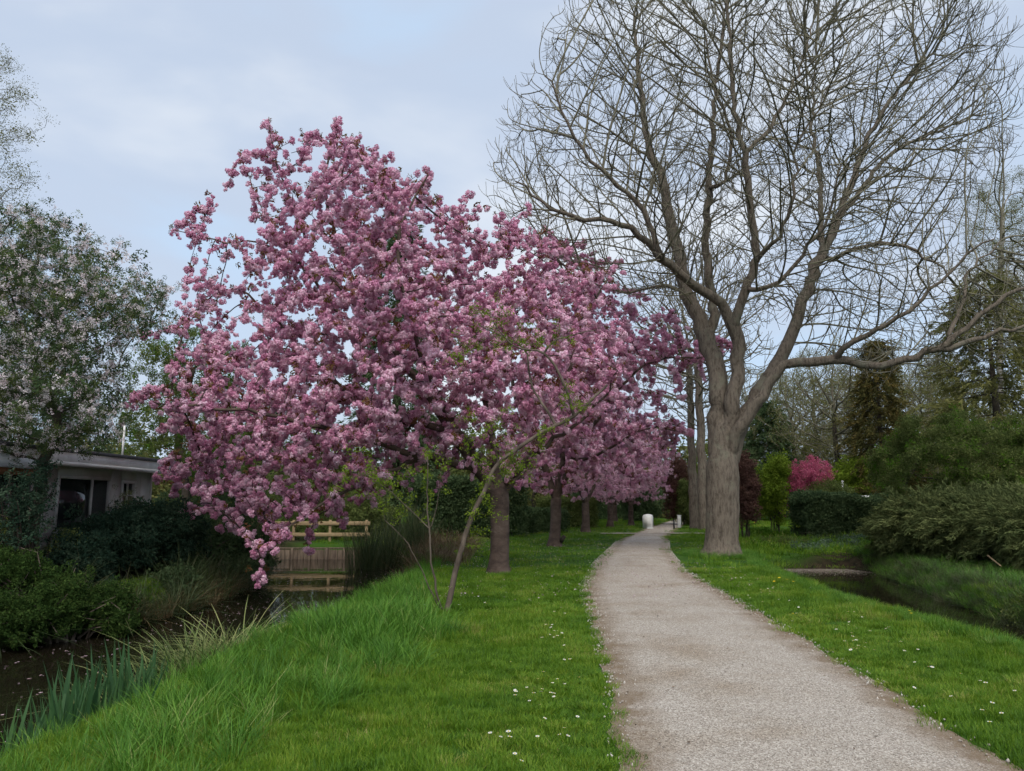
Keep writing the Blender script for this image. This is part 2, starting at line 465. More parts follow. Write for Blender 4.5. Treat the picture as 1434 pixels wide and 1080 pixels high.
def blades(name, mat, n, h, spread, w, lean=.5, curve=.6, seg=2, seed=0, hvar=.4, fan=False):
    r = np.random.default_rng(seed)
    V, Fq, Ft, vals_q, vals_t = [], [], [], [], []
    for k in range(n):
        a = r.uniform(0, 2*PI); rr = spread*math.sqrt(r.random())
        p = np.array([rr*math.cos(a), rr*math.sin(a), -.01])
        az = a + r.normal()*.9 if not fan else r.uniform(0, 2*PI)
        out_ = np.array([math.cos(az), math.sin(az), 0]); hh = h*r.uniform(1-hvar, 1+hvar*.6)
        side = np.array([-math.sin(az), math.cos(az), 0])
        if r.random() < .5: side = unit(side + out_*r.normal()*.8)
        ln = abs(r.normal())*lean; cv = r.uniform(.2, 1)*curve; ww = w*r.uniform(.7, 1.3)
        b = len(V); val = r.random()
        for s in range(seg):
            t = s/seg
            c = p + out_*(hh*(ln*t + cv*t*t)) + np.array([0, 0, hh*(t - .45*cv*t*t*(ln+cv))])
            wd = ww*(1-.45*t)*.5
            V.append(c - side*wd); V.append(c + side*wd)
        t = 1.0
        V.append(p + out_*(hh*(ln + cv)) + np.array([0, 0, hh*(1 - .45*cv*(ln+cv))]))
        for s in range(seg-1):
            Fq.append((b+2*s, b+2*s+1, b+2*s+3, b+2*s+2)); vals_q.append(val)
        Ft.append((b+2*seg-2, b+2*seg-1, b+2*seg)); vals_t.append(val)
    fs = []
    if Fq: fs.append(np.array(Fq))
    fs.append(np.array(Ft))
    return mesh_np(name, np.array(V), fs, mat, False, np.array(vals_q + vals_t))

def spray(name, mat, seed, n=34, droop=.5):
    """feathery spray of narrow needles along an arching shoot (points along +X)"""
    r = np.random.default_rng(seed)
    t = r.random(n)**.8
    c = np.stack([t*1.0, r.normal(size=n)*.1*(1.2-t), -droop*.5*t*t + r.normal(size=n)*.06], 1)
    d = np.stack([np.ones(n)*1.1, r.normal(size=n)*.8, -.5*t + r.normal(size=n)*.5], 1)
    return leaves_mesh(name, c, d, rand_dirs(n, r), .3*r.uniform(.6,1.3,n), .05, mat, .1, r=r)

LIB = {}
def lib(key, meshes):
    c = bpy.data.collections.new('source_' + key)
    for i, me in enumerate(meshes):
        o = bpy.data.objects.new('%s_%02d' % (key, i), me)
        c.objects.link(o)
    LIB[key] = (c, meshes)

lib('pom', [pom('blossom_ball', M['petal'], 100+i) for i in range(6)])
lib('pom_far', [pom('blossom_ball_far', M['petal_hazed'], 120+i, 4, 11) for i in range(4)])
lib('bronze', [clump('bronze_leaves', M['bronze_leaf'], 9, .8, .34, .7, seed=20+i) for i in range(3)])
lib('apple', [clump('apple_blossom', M['apple_petal'], 22, .34, .3, .75, seed=30+i) for i in range(4)])
lib('crab', [clump('crab_blossom', M['crab_petal'], 26, .36, .26, .8, seed=34+i) for i in range(3)])
for k in ('dark','blue','mid','fresh','yellow','olive','purple','ochre','bramble','hosta'):
    lib(k, [clump('leaf_clump_'+k, M['leaf_'+k], 30, .4, .2 if k != 'hosta' else .34, .85, .8, seed=40+i) for i in range(4)])
lib('small_mid', [clump('small_leaf_clump', M['leaf_mid'], 34, .26, .12, .85, .6, seed=60+i) for i in range(4)])
lib('small_fresh', [clump('small_leaf_clump', M['leaf_fresh'], 20, .34, .17, .8, .7, seed=66+i) for i in range(4)])
lib('small_yellow', [clump('small_leaf_clump', M['leaf_yellow'], 16, .4, .2, .8, .7, seed=70+i) for i in range(4)])
lib('small_olive', [clump('small_leaf_clump', M['leaf_olive'], 14, .24, .13, .9, seed=74+i) for i in range(4)])
lib('spray', [spray('feathery_spray', M['leaf_feather'], 80+i, 46) for i in range(5)])
lib('ochre_spray', [spray('conifer_spray', M['leaf_ochre'], 86+i, 34, .8) for i in range(4)])
lib('dark_spray', [spray('conifer_spray', M['leaf_dark'], 90+i, 34, .7) for i in range(4)])
lib('olive_spray', [spray('pine_spray', M['leaf_olive'], 94+i, 34, .4) for i in range(4)])
lib('lawn', [blades('grass_tuft', M['grass'], 110, .05, .11, .0044, .55, .5, 2, 200+i) for i in range(6)])
lib('lawn_far', [blades('grass_tuft_far', M['grass'], 110, .06, .34, .012, .5, .5, 1, 210+i) for i in range(5)])
lib('tall', [blades('tall_grass_tuft', M['tall_grass'], 36, .38, .14, .0085, .45, .75, 4, 220+i) for i in range(6)])
lib('sedge', [blades('sedge_tuft', M['sedge'], 46, .52, .13, .013, .55, .95, 5, 230+i) for i in range(4)])
lib('iris', [blades('iris_fan', M['iris'], 9, .55, .09, .028, .16, .15, 3, 240+i, .35) for i in range(5)])
lib('dry', [blades('dry_grass_tuft', M['dry_grass'], 40, .6, .16, .009, .5, 1.0, 4, 250+i) for i in range(4)])
lib('dark_sedge', [blades('dark_sedge_tuft', M['dark_sedge'], 48, .75, .2, .012, .55, 1.1, 5, 260+i) for i in range(4)])
lib('reed', [blades('reed_tuft', M['dark_sedge'], 40, 1.5, .22, .014, .16, .3, 4, 270+i) for i in range(4)])

def stone_mesh(seed):
    r = np.random.default_rng(seed)
    d = np.array([(1,0,0),(-1,0,0),(0,1,0),(0,-1,0),(0,0,1),(0,0,-1)], float)
    V = d*r.uniform(.6, 1.1, (6, 1))*np.array([1, .8, .5])
    Fc = [(0,2,4),(2,1,4),(1,3,4),(3,0,4),(2,0,5),(1,2,5),(3,1,5),(0,3,5)]
    return mesh_np('pebble', V, np.array(Fc), M['stone_grain'], False, np.full(8, r.random()))
lib('pebble', [stone_mesh(i) for i in range(5)])
def flat_leaf(seed, mat):
    r = np.random.default_rng(seed)
    k = 6; t = np.arange(k)*2*PI/k
    V = np.stack([np.cos(t)*r.uniform(.7,1.1,k), np.sin(t)*.7*r.uniform(.7,1.1,k), .12*r.random(k)], 1)
    return mesh_np('fallen_leaf', V, [tuple(range(k))], mat, False, [r.random()])
lib('litter', [flat_leaf(i, M['litter']) for i in range(4)])
lib('petals', [flat_leaf(9+i, M['litter_petal']) for i in range(4)])

M['scum'] = leaf_mat('pond_scum', [(0.0,(.14,.115,.09)),(0.5,(.24,.2,.165)),(1.0,(.36,.31,.27))], .0, spec=.1)
lib('scum', [flat_leaf(19+i, M['scum']) for i in range(4)])
def gn_group(key):
    g = bpy.data.node_groups.new('scatter_' + key, 'GeometryNodeTree')
    g.interface.new_socket('Geometry', in_out='INPUT', socket_type='NodeSocketGeometry')
    g.interface.new_socket('Geometry', in_out='OUTPUT', socket_type='NodeSocketGeometry')
    n = g.nodes; l = g.links.new
    gi = n.new('NodeGroupInput'); go = n.new('NodeGroupOutput')
    ci = n.new('GeometryNodeCollectionInfo'); ci.inputs['Collection'].default_value = LIB[key][0]
    ci.inputs['Separate Children'].default_value = True; ci.inputs['Reset Children'].default_value = True
    ip = n.new('GeometryNodeInstanceOnPoints'); ip.inputs['Pick Instance'].default_value = True
    def na(nm, ty):
        a = n.new('GeometryNodeInputNamedAttribute'); a.data_type = ty; a.inputs['Name'].default_value = nm
        return a.outputs['Attribute']
    e = n.new('FunctionNodeEulerToRotation'); l(na('rot', 'FLOAT_VECTOR'), e.inputs[0])
    l(gi.outputs[0], ip.inputs['Points']); l(ci.outputs[0], ip.inputs['Instance'])
    l(na('idx', 'INT'), ip.inputs['Instance Index']); l(e.outputs[0], ip.inputs['Rotation']); l(na('scl', 'FLOAT_VECTOR'), ip.inputs['Scale'])
    l(ip.outputs[0], go.inputs[0])
    return g
GN = {}
def scatter(name, key, pts, scl, parent=None, loc=(0,0,0), rot=None, label=None, cat=None):
    pts = np.asarray(pts, float).reshape(-1, 3) - np.asarray(loc, float)
    n = len(pts)
    me = bpy.data.meshes.new(name)
    me.vertices.add(n); me.vertices.foreach_set('co', pts.astype(np.float32).ravel())
    if rot is None:
        rot = rng.uniform(0, 2*PI, (n, 3))
    scl = np.asarray(scl, float)
    if scl.ndim == 1 or scl.ndim == 0: scl = np.repeat(np.broadcast_to(scl, (n,))[:, None], 3, 1)
    a = me.attributes.new('rot', 'FLOAT_VECTOR', 'POINT'); a.data.foreach_set('vector', np.asarray(rot, np.float32).ravel())
    a = me.attributes.new('scl', 'FLOAT_VECTOR', 'POINT'); a.data.foreach_set('vector', scl.astype(np.float32).ravel())
    a = me.attributes.new('idx', 'INT', 'POINT'); a.data.foreach_set('value', rng.integers(0, len(LIB[key][1]), n).astype(np.int32))
    me.materials.append(LIB[key][1][0].materials[0])
    o = obj(name, me, parent)
    md = o.modifiers.new('scatter', 'NODES')
    if key not in GN: GN[key] = gn_group(key)
    md.node_group = GN[key]
    return tag(o, label, cat, kind='stuff')

def upright(n, tilt=.15):
    r = rng.normal(size=(n, 3))*tilt; r[:, 2] = rng.uniform(0, 2*PI, n)
    return r

def aim_x(d, jit=.3):
    """euler turning +X to the directions d"""
    d = unit(d + rng.normal(size=d.shape)*jit)
    rz = np.arctan2(d[:, 1], d[:, 0]); ry = -np.arcsin(np.clip(d[:, 2], -1, 1))
    return np.stack([rng.normal(size=len(d))*.4, ry, rz], 1)

# ------------------------------------------------------------------ lie of the land
WATER_L, WATER_R = -0.5, -0.42
def canal_edges(y):
    xr = np.interp(y, [-6, 4.8, 7, 9, 12.4, 15.4, 18.5, 21, 24, 27.5], [-3.95, -3.8, -3.6, -3.5, -3.1, -2.75, -2.55, -2.7, -3.4, -4.9])
    xl = np.interp(y, [-6, 3, 11, 12.2, 15, 20, 22, 27.5], [-8.0, -7.8, -7.4, -6.6, -6.1, -6.7, -7.2, -9.6])
    return xl, xr
def canal_in(x, y):
    xl, xr = canal_edges(y)
    return np.minimum(np.minimum(x - xl, xr - x), (27.75 - y)*3)
def ditch_edges(y):
    xl = np.interp(y, [-6, 2, 9.4, 14, 19, 22, 23], [6.05, 6.05, 6.0, 6.05, 6.6, 7.5, 8.1])
    xr = np.interp(y, [-6, 2, 12, 16, 20.4, 22, 23], [7.8, 7.8, 8.0, 8.8, 9.8, 10.2, 9.8])
    return xl, xr
def ditch_in(x, y):
    xl, xr = ditch_edges(y)
    return np.minimum(np.minimum(x - xl, xr - x), (22.9 - y)*1.2)
PL = np.array([ground(*p)[:2] for p in [(905,1300),(868,1100),(851,950),(822,850),(813,826),(832,790),(866,757),(900,742)]])
PR = np.array([ground(*p)[:2] for p in [(1900,1300),(1500,1125),(1200,940),(1050,850),(960,800),(936,770),(936,752),(948,742)]])
PL = np.vstack([PL, [[10.6, 54], [16, 72]]]); PR = np.vstack([PR, [[12.4, 54], [18, 72]]])
PY = np.arange(-1, 74, .1)
_k = np.hanning(31); _k /= _k.sum()
PLX = np.convolve(np.pad(np.interp(PY, PL[:, 1], PL[:, 0]), 15, 'edge'), _k, 'valid')
PRX = np.convolve(np.pad(np.interp(PY, PR[:, 1], PR[:, 0]), 15, 'edge'), _k, 'valid')
def path_edges(y):
    return np.interp(y, PY, PLX), np.interp(y, PY, PRX)
def path_in(x, y):
    a, b = path_edges(y)
    return np.minimum(x - a, b - x)
def wav(x, y, s, k):
    return np.sin(x*s + k) * np.cos(y*s*1.13 + k*2.1) + .5*np.sin(x*s*2.3 + y*s*1.7 + k*.7)
def height(x, y):
    x = np.asarray(x, float); y = np.asarray(y, float)
    away = smooth(.4, 3.0, -path_in(x, y))
    z = .03*wav(x, y, .7, 1.0)*away
    z = z + .22*smooth(10.5, 14, x)*smooth(60, 30, y) + .12*smooth(-7.5, -9.5, x)*smooth(40, 25, y)
    z = z - (1.05 + z)*smooth(-.75, .55, canal_in(x, y)) - (.9 + 0*z)*smooth(-.6, .6, ditch_in(x, y))
    return z
def place(px, py):
    """ground point under a pixel, on the uneven ground"""
    p = ground(px, py)
    for _ in range(4): p = ground(px, py, float(height(p[0], p[1])))
    return p

xs = np.concatenate([[-800, -400, -200, -110, -70], np.arange(-48, -12, .8), np.arange(-12, 14, .2), np.arange(14, 50, .8), [55, 70, 110, 200, 400, 800]])
ys = np.concatenate([[-60, -25, -10], np.arange(-4, 30, .2), np.arange(30, 80, .8), [90, 120, 200, 400, 900, 1500]])
gx, gy = np.meshgrid(xs, ys, indexing='ij')
gz = height(gx, gy)
nx, ny = gx.shape
ii = (np.arange(nx-1)[:, None]*ny + np.arange(ny-1)[None, :]).ravel()
Fg = np.stack([ii, ii+ny, ii+ny+1, ii+1], 1)
me = mesh_np('ground', np.stack([gx, gy, gz], -1).reshape(-1, 3), Fg, M['ground'], True)
bare = np.clip(smooth(-.55, .1, canal_in(gx, gy)) + smooth(-.4, .1, ditch_in(gx, gy))
               + .9*smooth(8.2, 9.6, gx)*smooth(14, 20, gy)*smooth(34, 30, gy) + .9*smooth(-7, -8.5, gx)*smooth(40, 30, gy), 0, 1).ravel()
a = me.attributes.new('bare', 'FLOAT', 'POINT'); a.data.foreach_set('value', bare.astype(np.float32))
tag(obj('ground', me), 'green lawn on both sides of the gravel path', kind='structure')

# gravel path
yy = np.concatenate([np.arange(.6, 12, .09), np.arange(12, 30, .2), np.arange(30, 70, .5)])
pa, pb = path_edges(yy)
# soften the traced polyline and let the margin wander
pa = pa + .025*np.sin(yy*3.1) + .015*np.sin(yy*8.7+1) + .012*rng.normal(size=len(yy))
pb = pb + .025*np.sin(yy*2.7+2) + .015*np.sin(yy*7.9) + .012*rng.normal(size=len(yy))
nc = 22
u = np.linspace(0, 1, nc)
vx = pa[:, None]*(1-u) + pb[:, None]*u
vy = np.repeat(yy[:, None], nc, 1)
vz = .006 + .03*np.sin(u*PI)[None, :] + .004*wav(vx, vy, 3.0, .3)*np.sin(u*PI)[None, :]
ii = (np.arange(len(yy)-1)[:, None]*nc + np.arange(nc-1)[None, :]).ravel()
me = mesh_np('gravel_path', np.stack([vx, vy, vz], -1).reshape(-1, 3), np.stack([ii, ii+1, ii+nc+1, ii+nc], 1), M['path'], True)
edge = np.clip(1.12 - np.minimum(u, 1-u)*4.2, 0, 1)[None, :].repeat(len(yy), 0).ravel()
a = me.attributes.new('edge', 'FLOAT', 'POINT'); a.data.foreach_set('value', edge.astype(np.float32))
tag(obj('path', me), 'pale gravel footpath winding between the lawns', kind='structure')
# narrow side path crossing before the bridge
def strip(name, pts, w, z, mat, label):
    pts = np.array(pts, float); d = unit(np.gradient(pts, axis=0)); nrm = np.stack([-d[:, 1], d[:, 0]], 1)
    V = np.concatenate([np.c_[pts + nrm*w/2, np.full(len(pts), z)], np.c_[pts - nrm*w/2, np.full(len(pts), z)]])
    n = len(pts); i = np.arange(n-1)
    me = mesh_np(name, V, np.stack([i, i+n, i+n+1, i+1], 1), mat)
    a = me.attributes.new('edge', 'FLOAT', 'POINT'); a.data.foreach_set('value', np.full(len(V), .3, np.float32))
    return tag(obj(name, me), label, kind='structure')
c0 = ground(852, 748)[:2]; c1 = ground(1000, 748)[:2]
strip('side_path', [c0 + (c1-c0)*t for t in np.linspace(-.08, 1.0, 12)], .9, .045, M['path'], 'narrow pale path crossing the gravel path by the bridge')

# water
def water(name, edges, y0, y1, z, label, step=.5):
    y = np.arange(y0, y1+.01, step); a, b = edges(y); a = a-.5; b = b+.5
    n = len(y); V = np.concatenate([np.c_[a, y, np.full(n, z)], np.c_[b, y, np.full(n, z)]])
    i = np.arange(n-1)
    return tag(obj(name, mesh_np(name, V, np.stack([i, i+n, i+n+1, i+1], 1), M['water'])), label, kind='structure')
water('canal_water', canal_edges, -5, 28, WATER_L, 'dark still water of the canal left of the path')
water('ditch_water', ditch_edges, -5, 23, WATER_R, 'dark water of the narrow ditch right of the path')
print('land', round(time.time()-T0, 1))

# ------------------------------------------------------------------ trees: skeletons that grow into a crown volume
def in_poly(px, py, poly):
    poly = np.asarray(poly, float); inside = np.zeros(px.shape, bool)
    j = len(poly) - 1
    for i in range(len(poly)):
        xi, yi = poly[i]; xj, yj = poly[j]
        c = ((yi > py) != (yj > py)) & (px < (xj - xi)*(py - yi)/((yj - yi) or 1e-9) + xi)
        inside ^= c; j = i
    return inside
def edge_dist(px, py, poly):
    poly = np.asarray(poly, float); d = np.full(px.shape, 1e9)
    for i in range(len(poly)):
        a = poly[i]; b = poly[(i+1) % len(poly)]; ab = b - a
        t = np.clip(((px-a[0])*ab[0] + (py-a[1])*ab[1])/max(ab @ ab, 1e-9), 0, 1)
        d = np.minimum(d, np.hypot(px - a[0] - t*ab[0], py - a[1] - t*ab[1]))
    return d
def crown_points(n, poly, Y, thick, full=120.0, lean=0.0):
    """points through a rounded crown: outline from the photo, depth round the trunk"""
    poly = np.asarray(poly, float); lo, hi = poly.min(0), poly.max(0)
    res = []
    tot = 0
    while tot < n:
        m = 6000
        px = rng.uniform(lo[0], hi[0], m); py = rng.uniform(lo[1], hi[1], m)
        ok = in_poly(px, py, poly); px, py = px[ok], py[ok]
        th = thick*np.sqrt(np.clip(edge_dist(px, py, poly)/full, 0, 1))
        u = rng.uniform(-1, 1, len(px)); keep = rng.random(len(px)) < th/thick
        dY = (u*th)[keep]
        p = at(px[keep], py[keep], Y + dY)
        res.append(np.stack([p[0], Y + dY, p[2]], 1)); tot += len(res[-1])
    return np.concatenate(res)[:n]
def ellipsoid_points(n, c, r, shell=.5):
    d = rand_dirs(n); return np.asarray(c) + d*np.asarray(r)*(rng.random((n, 1))**shell)

def catmull(P, step):
    P = np.asarray(P, float); Q = np.vstack([2*P[0]-P[1], P, 2*P[-1]-P[-2]]); out_ = []
    for i in range(1, len(Q)-2):
        n = max(1, int(round(np.linalg.norm(Q[i+1]-Q[i])/step)))
        for k in range(n):
            t = k/n
            out_.append(.5*((2*Q[i]) + (-Q[i-1]+Q[i+1])*t + (2*Q[i-1]-5*Q[i]+4*Q[i+1]-Q[i+2])*t*t + (-Q[i-1]+3*Q[i]-3*Q[i+1]+Q[i+2])*t**3))
    out_.append(P[-1]); return np.array(out_)

class Skel:
    def __init__(s): s.p = []; s.par = []; s.minr = []; s.part = []
    def guide(s, pts, r0, r1, part, step=.3, wob=.03, attach=True):
        q = catmull(pts, step); n = len(q)
        q[1:] += rng.normal(size=(n-1, 3))*wob
        rr = r0 + (r1-r0)*np.linspace(0, 1, n)**.8
        prev = -1
        if s.p and attach:
            d = np.linalg.norm(np.array(s.p) - q[0], axis=1); prev = int(d.argmin())
            if d[prev] < step*1.5: q = q[1:]; rr = rr[1:]
        for a, r in zip(q, rr):
            s.p.append(a); s.par.append(prev); s.minr.append(float(r)); s.part.append(part); prev = len(s.p)-1
    def grow(s, A, step, di, dk, iters=90, up=.1, jit=.15, part='branches', maxn=26000, skip=0, radial=None):
        P = np.array(s.p); par = list(s.par); nch = np.zeros(len(P), int)
        ok_node = np.ones(len(P), bool); ok_node[:skip] = False
        A = np.asarray(A, float); near = np.zeros(len(A), int); nd = np.full(len(A), 1e9)
        def upd(lo):
            nonlocal near, nd
            idx = np.arange(lo, len(P)); idx = idx[ok_node[lo:]] if lo < len(ok_node) else idx
            for c in range(0, len(idx), 400):
                sub = idx[c:c+400]
                D = ((A[:, None, :] - P[None, sub, :])**2).sum(-1); j = D.argmin(1); dm = D[np.arange(len(A)), j]
                b = dm < nd; nd[b] = dm[b]; near[b] = sub[j[b]]
        upd(0)
        for it in range(iters):
            if len(A) == 0 or len(P) > maxn: break
            act = nd < di*di
            if not act.any(): break
            d = unit(A[act] - P[near[act]]); acc = np.zeros_like(P); np.add.at(acc, near[act], d)
            src = np.unique(near[act])
            src = src[nch[src] < 4]
            if len(src) == 0: break
            v = unit(acc[src]) + np.array([0, 0, up]) + rng.normal(size=(len(src), 3))*jit
            if radial is not None: v = v + unit(P[src] - radial[0])*radial[1]
            v = unit(v)
            newp = P[src] + v*step; nch[src] += 1
            lo = len(P); P = np.vstack([P, newp]); nch = np.concatenate([nch, np.zeros(len(newp), int)]); ok_node = np.ones(len(P), bool); ok_node[:skip] = False
            par += list(src); s.minr += [0.0]*len(src); s.part += [part]*len(src)
            upd(lo)
            keep = nd > dk*dk
            A, near, nd = A[keep], near[keep], nd[keep]
        s.p = list(P); s.par = [int(i) for i in par]
    def relax(s, n):
        P = np.array(s.p); par = np.array(s.par); free = np.array([m == 0 for m in s.minr]) & (par >= 0)
        kid = np.full(len(P), -1); 
        for i in range(len(P)-1, -1, -1):
            if par[i] >= 0: kid[par[i]] = i
        f = free & (kid >= 0); idx = np.where(f)[0]
        for _ in range(n): P[idx] = .5*P[idx] + .25*(P[par[idx]] + P[kid[idx]])
        s.p = list(P)
    def twigs(s, sel, n, ln, up, spread, k=3, part='twigs'):
        """short end shoots curving upwards"""
        P = np.array(s.p); par = np.array(s.par)
        for i in sel:
            d0 = unit(P[i] - P[par[i]])
            for _ in range(n):
                d = unit(d0 + rng.normal(size=3)*spread); prev = i; q = P[i]; L_ = ln*rng.uniform(.5, 1.3)/k
                for j in range(k):
                    d = unit(d + np.array([0, 0, up]) + rng.normal(size=3)*.12); q = q + d*L_
                    s.p.append(q); s.par.append(prev); s.minr.append(0.0); s.part.append(part); prev = len(s.p)-1
    def finish(s, tip=.006, n=2.3, cap=None):
        s.P = np.array(s.p); s.par = np.array(s.par); N_ = len(s.P); s.kids = [[] for _ in range(N_)]
        for i, p in enumerate(s.par):
            if p >= 0: s.kids[p].append(i)
        acc = np.zeros(N_); r = np.zeros(N_)
        for i in range(N_-1, -1, -1):
            ri = acc[i]**(1/n) if acc[i] > 0 else tip
            if s.minr[i] > 0: ri = min(max(ri, s.minr[i]*.9), s.minr[i]*1.05)
            r[i] = ri
            if s.par[i] >= 0: acc[s.par[i]] += ri**n
        s.r = r
    def tips(s): return np.array([i for i in range(len(s.P)) if not s.kids[i]])
    def meshes(s, base, mats, sides=lambda r: 3 if r < .02 else 5 if r < .06 else 9 if r < .14 else 36, rough=.0):
        """one mesh per part name; returns {part: mesh}"""
        r, P, par = s.r, s.P - np.asarray(base), s.par
        main = [max(k, key=lambda j: (s.part[j] == s.part[i], r[j])) if k else -1 for i, k in enumerate(s.kids)]
        starts = [i for i in range(len(P)) if par[i] < 0 or main[par[i]] != i or s.part[par[i]] != s.part[i]]
        res = {}
        for st in starts:
            ch = [st]
            while main[ch[-1]] >= 0 and s.part[main[ch[-1]]] == s.part[st]: ch.append(main[ch[-1]])
            pts = P[ch]; rr = r[ch].copy()
            if par[st] >= 0:
                pts = np.vstack([P[par[st]], pts]); rr = np.concatenate([[min(rr[0]*1.15, r[par[st]])], rr])
            if len(pts) < 2: continue
            k = sides(rr.max()); m = len(pts)
            t = unit(np.gradient(pts, axis=0)); ref = np.array([0, 0, 1.]) if abs(t[0, 2]) < .9 else np.array([1., 0, 0])
            U = np.zeros((m, 3)); u = unit(np.cross(t[0], ref))
            for i in range(m):
                u = unit(u - t[i]*(u @ t[i])); U[i] = u
            Wv = np.cross(t, U); ang = np.arange(k)*2*PI/k
            R = rr[:, None]*np.ones((1, k))
            if rough and rr.max() > .1:
                hgt = np.arange(m)[:, None]*.4
                R = R*(1 + rough*(np.sin(ang*3+hgt*.6) + .6*np.sin(ang*5-hgt*.9+1) + .5*np.sin(ang*8+hgt*.4) + .35*np.sin(ang*15+hgt*.3))/2 + rough*.2*rng.normal(size=R.shape))
            V = pts[:, None, :] + R[..., None]*(np.cos(ang)[None, :, None]*U[:, None, :] + np.sin(ang)[None, :, None]*Wv[:, None, :])
            V = np.vstack([V.reshape(-1, 3), pts[-1] + t[-1]*rr[-1]])
            i0 = np.arange(m-1)[:, None]*k; j = np.arange(k)[None, :]; j2 = (j+1) % k
            Fq = np.stack([i0+j, i0+j2, i0+k+j2, i0+k+j], -1).reshape(-1, 4)
            Ft = np.stack([(m-1)*k+j[0], (m-1)*k+j2[0], np.full(k, m*k)], -1)
            e = res.setdefault(s.part[st], [[], [], [], 0])
            e[0].append(V); e[1].append(Fq+e[3]); e[2].append(Ft+e[3]); e[3] += len(V)
        return {p: mesh_np(p, np.vstack(e[0]), [np.vstack(e[1]), np.vstack(e[2])], mats(p), True) for p, e in res.items()}

def part_name(p):
    return p.split('#')[0]
def add_wood(t, sk, base, mats, rough=.05):
    for p, me in sk.meshes(base, mats, rough=rough).items():
        o = obj(part_name(p), me, t)
        if part_name(p) in ('twigs', 'branches'): o['kind'] = 'stuff'
    return t
def copy_tree(o, loc, rz, sc, label, name=None):
    def rec(src, parent):
        c = src.copy(); COL.objects.link(c); c.parent = parent
        for ch in src.children: rec(ch, c)
        return c
    c = rec(o, None); c.location = loc; c.rotation_euler = (0, 0, rz); c.scale = (sc, sc, sc) if np.isscalar(sc) else sc
    c['label'] = label
    return c

def px_line(pts, Y, dY):
    """polyline of pixels -> places; Y at the trunk, dY offset growing along it"""
    n = len(pts); off = np.interp(np.arange(n), np.linspace(0, n-1, len(dY)), dY)
    return np.array([at(x, y, Y+o) for (x, y), o in zip(pts, off)])

# ------------------------------------------------------------------ the big bare ash
ASH_Y = ground(1010, 779)[1]
base = ground(1010, 779); base[2] = -.03
sk = Skel()
trunk = px_line([(1010,783),(1011,700),(1012,640),(1012,582)], ASH_Y, [0, 0])
sk.guide(trunk, .60, .60, 'trunk', .3, .01)
nt0 = len(sk.p)
sk.minr[0] = .78; sk.minr[1] = .59; sk.minr[2] = .5
for q in range(3, nt0): sk.minr[q] = .445
for q, v in ((1, .2), (2, .3), (3, .37), (4, .42)): sk.minr[nt0-q] = v
G = [
 ('limb#1', [(1008,655),(1006,600),(1004,545),(997,500),(985,460),(960,410),(944,337),(927,252),(906,195),(896,105),(890,20)], [0,.3,.8,1.6,2.6], .43, .05),
 ('limb#2', [(1014,655),(1018,605),(1026,560),(1036,505),(1028,458),(1006,426),(964,392),(927,363),(896,331),(854,310),(785,300),(722,255)], [0,-.3,-.8,-2,-3], .34, .03),
 ('limb#3', [(992,478),(1000,430),(992,380),(990,337),(993,263),(996,195),(1006,105),(1017,10)], [.6,1.0,1.0,.5], .25, .05),
 ('limb#4', [(1028,458),(1043,410),(1059,358),(1051,295),(1043,226),(1027,158),(1022,53),(1015,-40)], [-.7,-1,-1.5,-2], .21, .04),
 ('limb#5', [(1018,655),(1030,610),(1045,585),(1069,542),(1101,489),(1117,442),(1138,384),(1155,350),(1176,305),(1197,247),(1214,195),(1253,132),(1311,68)], [0,.4,.8,1.2,2], .34, .035),
 ('limb#6', [(1016,660),(1024,622),(1040,590),(1075,540),(1101,511),(1153,503),(1222,511),(1285,500),(1327,479),(1380,431),(1440,404),(1500,380)], [0,-.6,-1.3,-2.2,-3], .29, .05),
 ('branch#a', [(927,363),(901,295),(854,247),(806,195),(765,105)], [-2.0,-2.6,-3.2], .12, .025),
 ('branch#b', [(1045,215),(1080,174),(1117,105),(1138,32)], [-1.6,-1.0,.2], .1, .03),
 ('branch#c', [(1043,410),(1090,395),(1132,347),(1160,300),(1180,230)], [-1,-2,-3], .11, .025),
 ('branch#d', [(1153,352),(1148,316),(1148,247),(1138,174),(1143,79)], [1.2,2,3], .16, .03),
 ('branch#e', [(1155,363),(1200,350),(1232,342),(1285,352),(1330,385)], [1,0,-1], .12, .03),
 ('branch#f', [(1176,305),(1237,226),(1300,189),(1400,152)], [1.4,2,3], .12, .025),
 ('branch#g', [(1311,495),(1380,470),(1440,455),(1500,440)], [-2.1,-2.4,-2.8], .13, .04),
 ('branch#h', [(1170,504),(1210,470),(1240,455),(1290,420),(1340,370),(1390,330)], [-1.5,-2.5,-3.4], .13, .03),
 ('branch#i', [(993,263),(1017,252),(1022,179),(1001,120),(985,40)], [.8,.2,-.4], .1, .03),
 ('branch#j', [(960,410),(920,400),(880,410),(840,400),(790,380)], [1.6,2.2,2.6], .1, .02),
 ('branch#k', [(1059,358),(1090,330),(1110,270),(1120,200),(1160,120)], [-1.3,-2.2,-3], .09, .02),
 ('branch#l', [(1327,479),(1350,420),(1360,380),(1400,340)], [-2,-1.4,-.6], .1, .02),
]
for nm, pts, dY, r0, r1 in G:
    sk.guide(px_line(pts, ASH_Y, dY), r0*(.9 if r0 > .3 else .78), r1*.8, nm, .32, .04)
poly = [(690,300),(700,220),(722,150),(770,80),(800,0),(830,-60),(920,-130),(1050,-170),(1230,-140),(1340,-50),(1400,30),(1425,120),(1420,220),(1400,260),(1350,330),(1440,330),(1560,330),(1560,430),(1440,500),(1300,540),(1180,540),(1120,470),(1060,440),(1000,420),(930,440),(820,400),(740,355)]
A = crown_points(8500, poly, ASH_Y, 5.0, 190)
edge_pts = crown_points(9000, poly, ASH_Y, 5.0, 190)
ex, ey = proj(edge_pts)
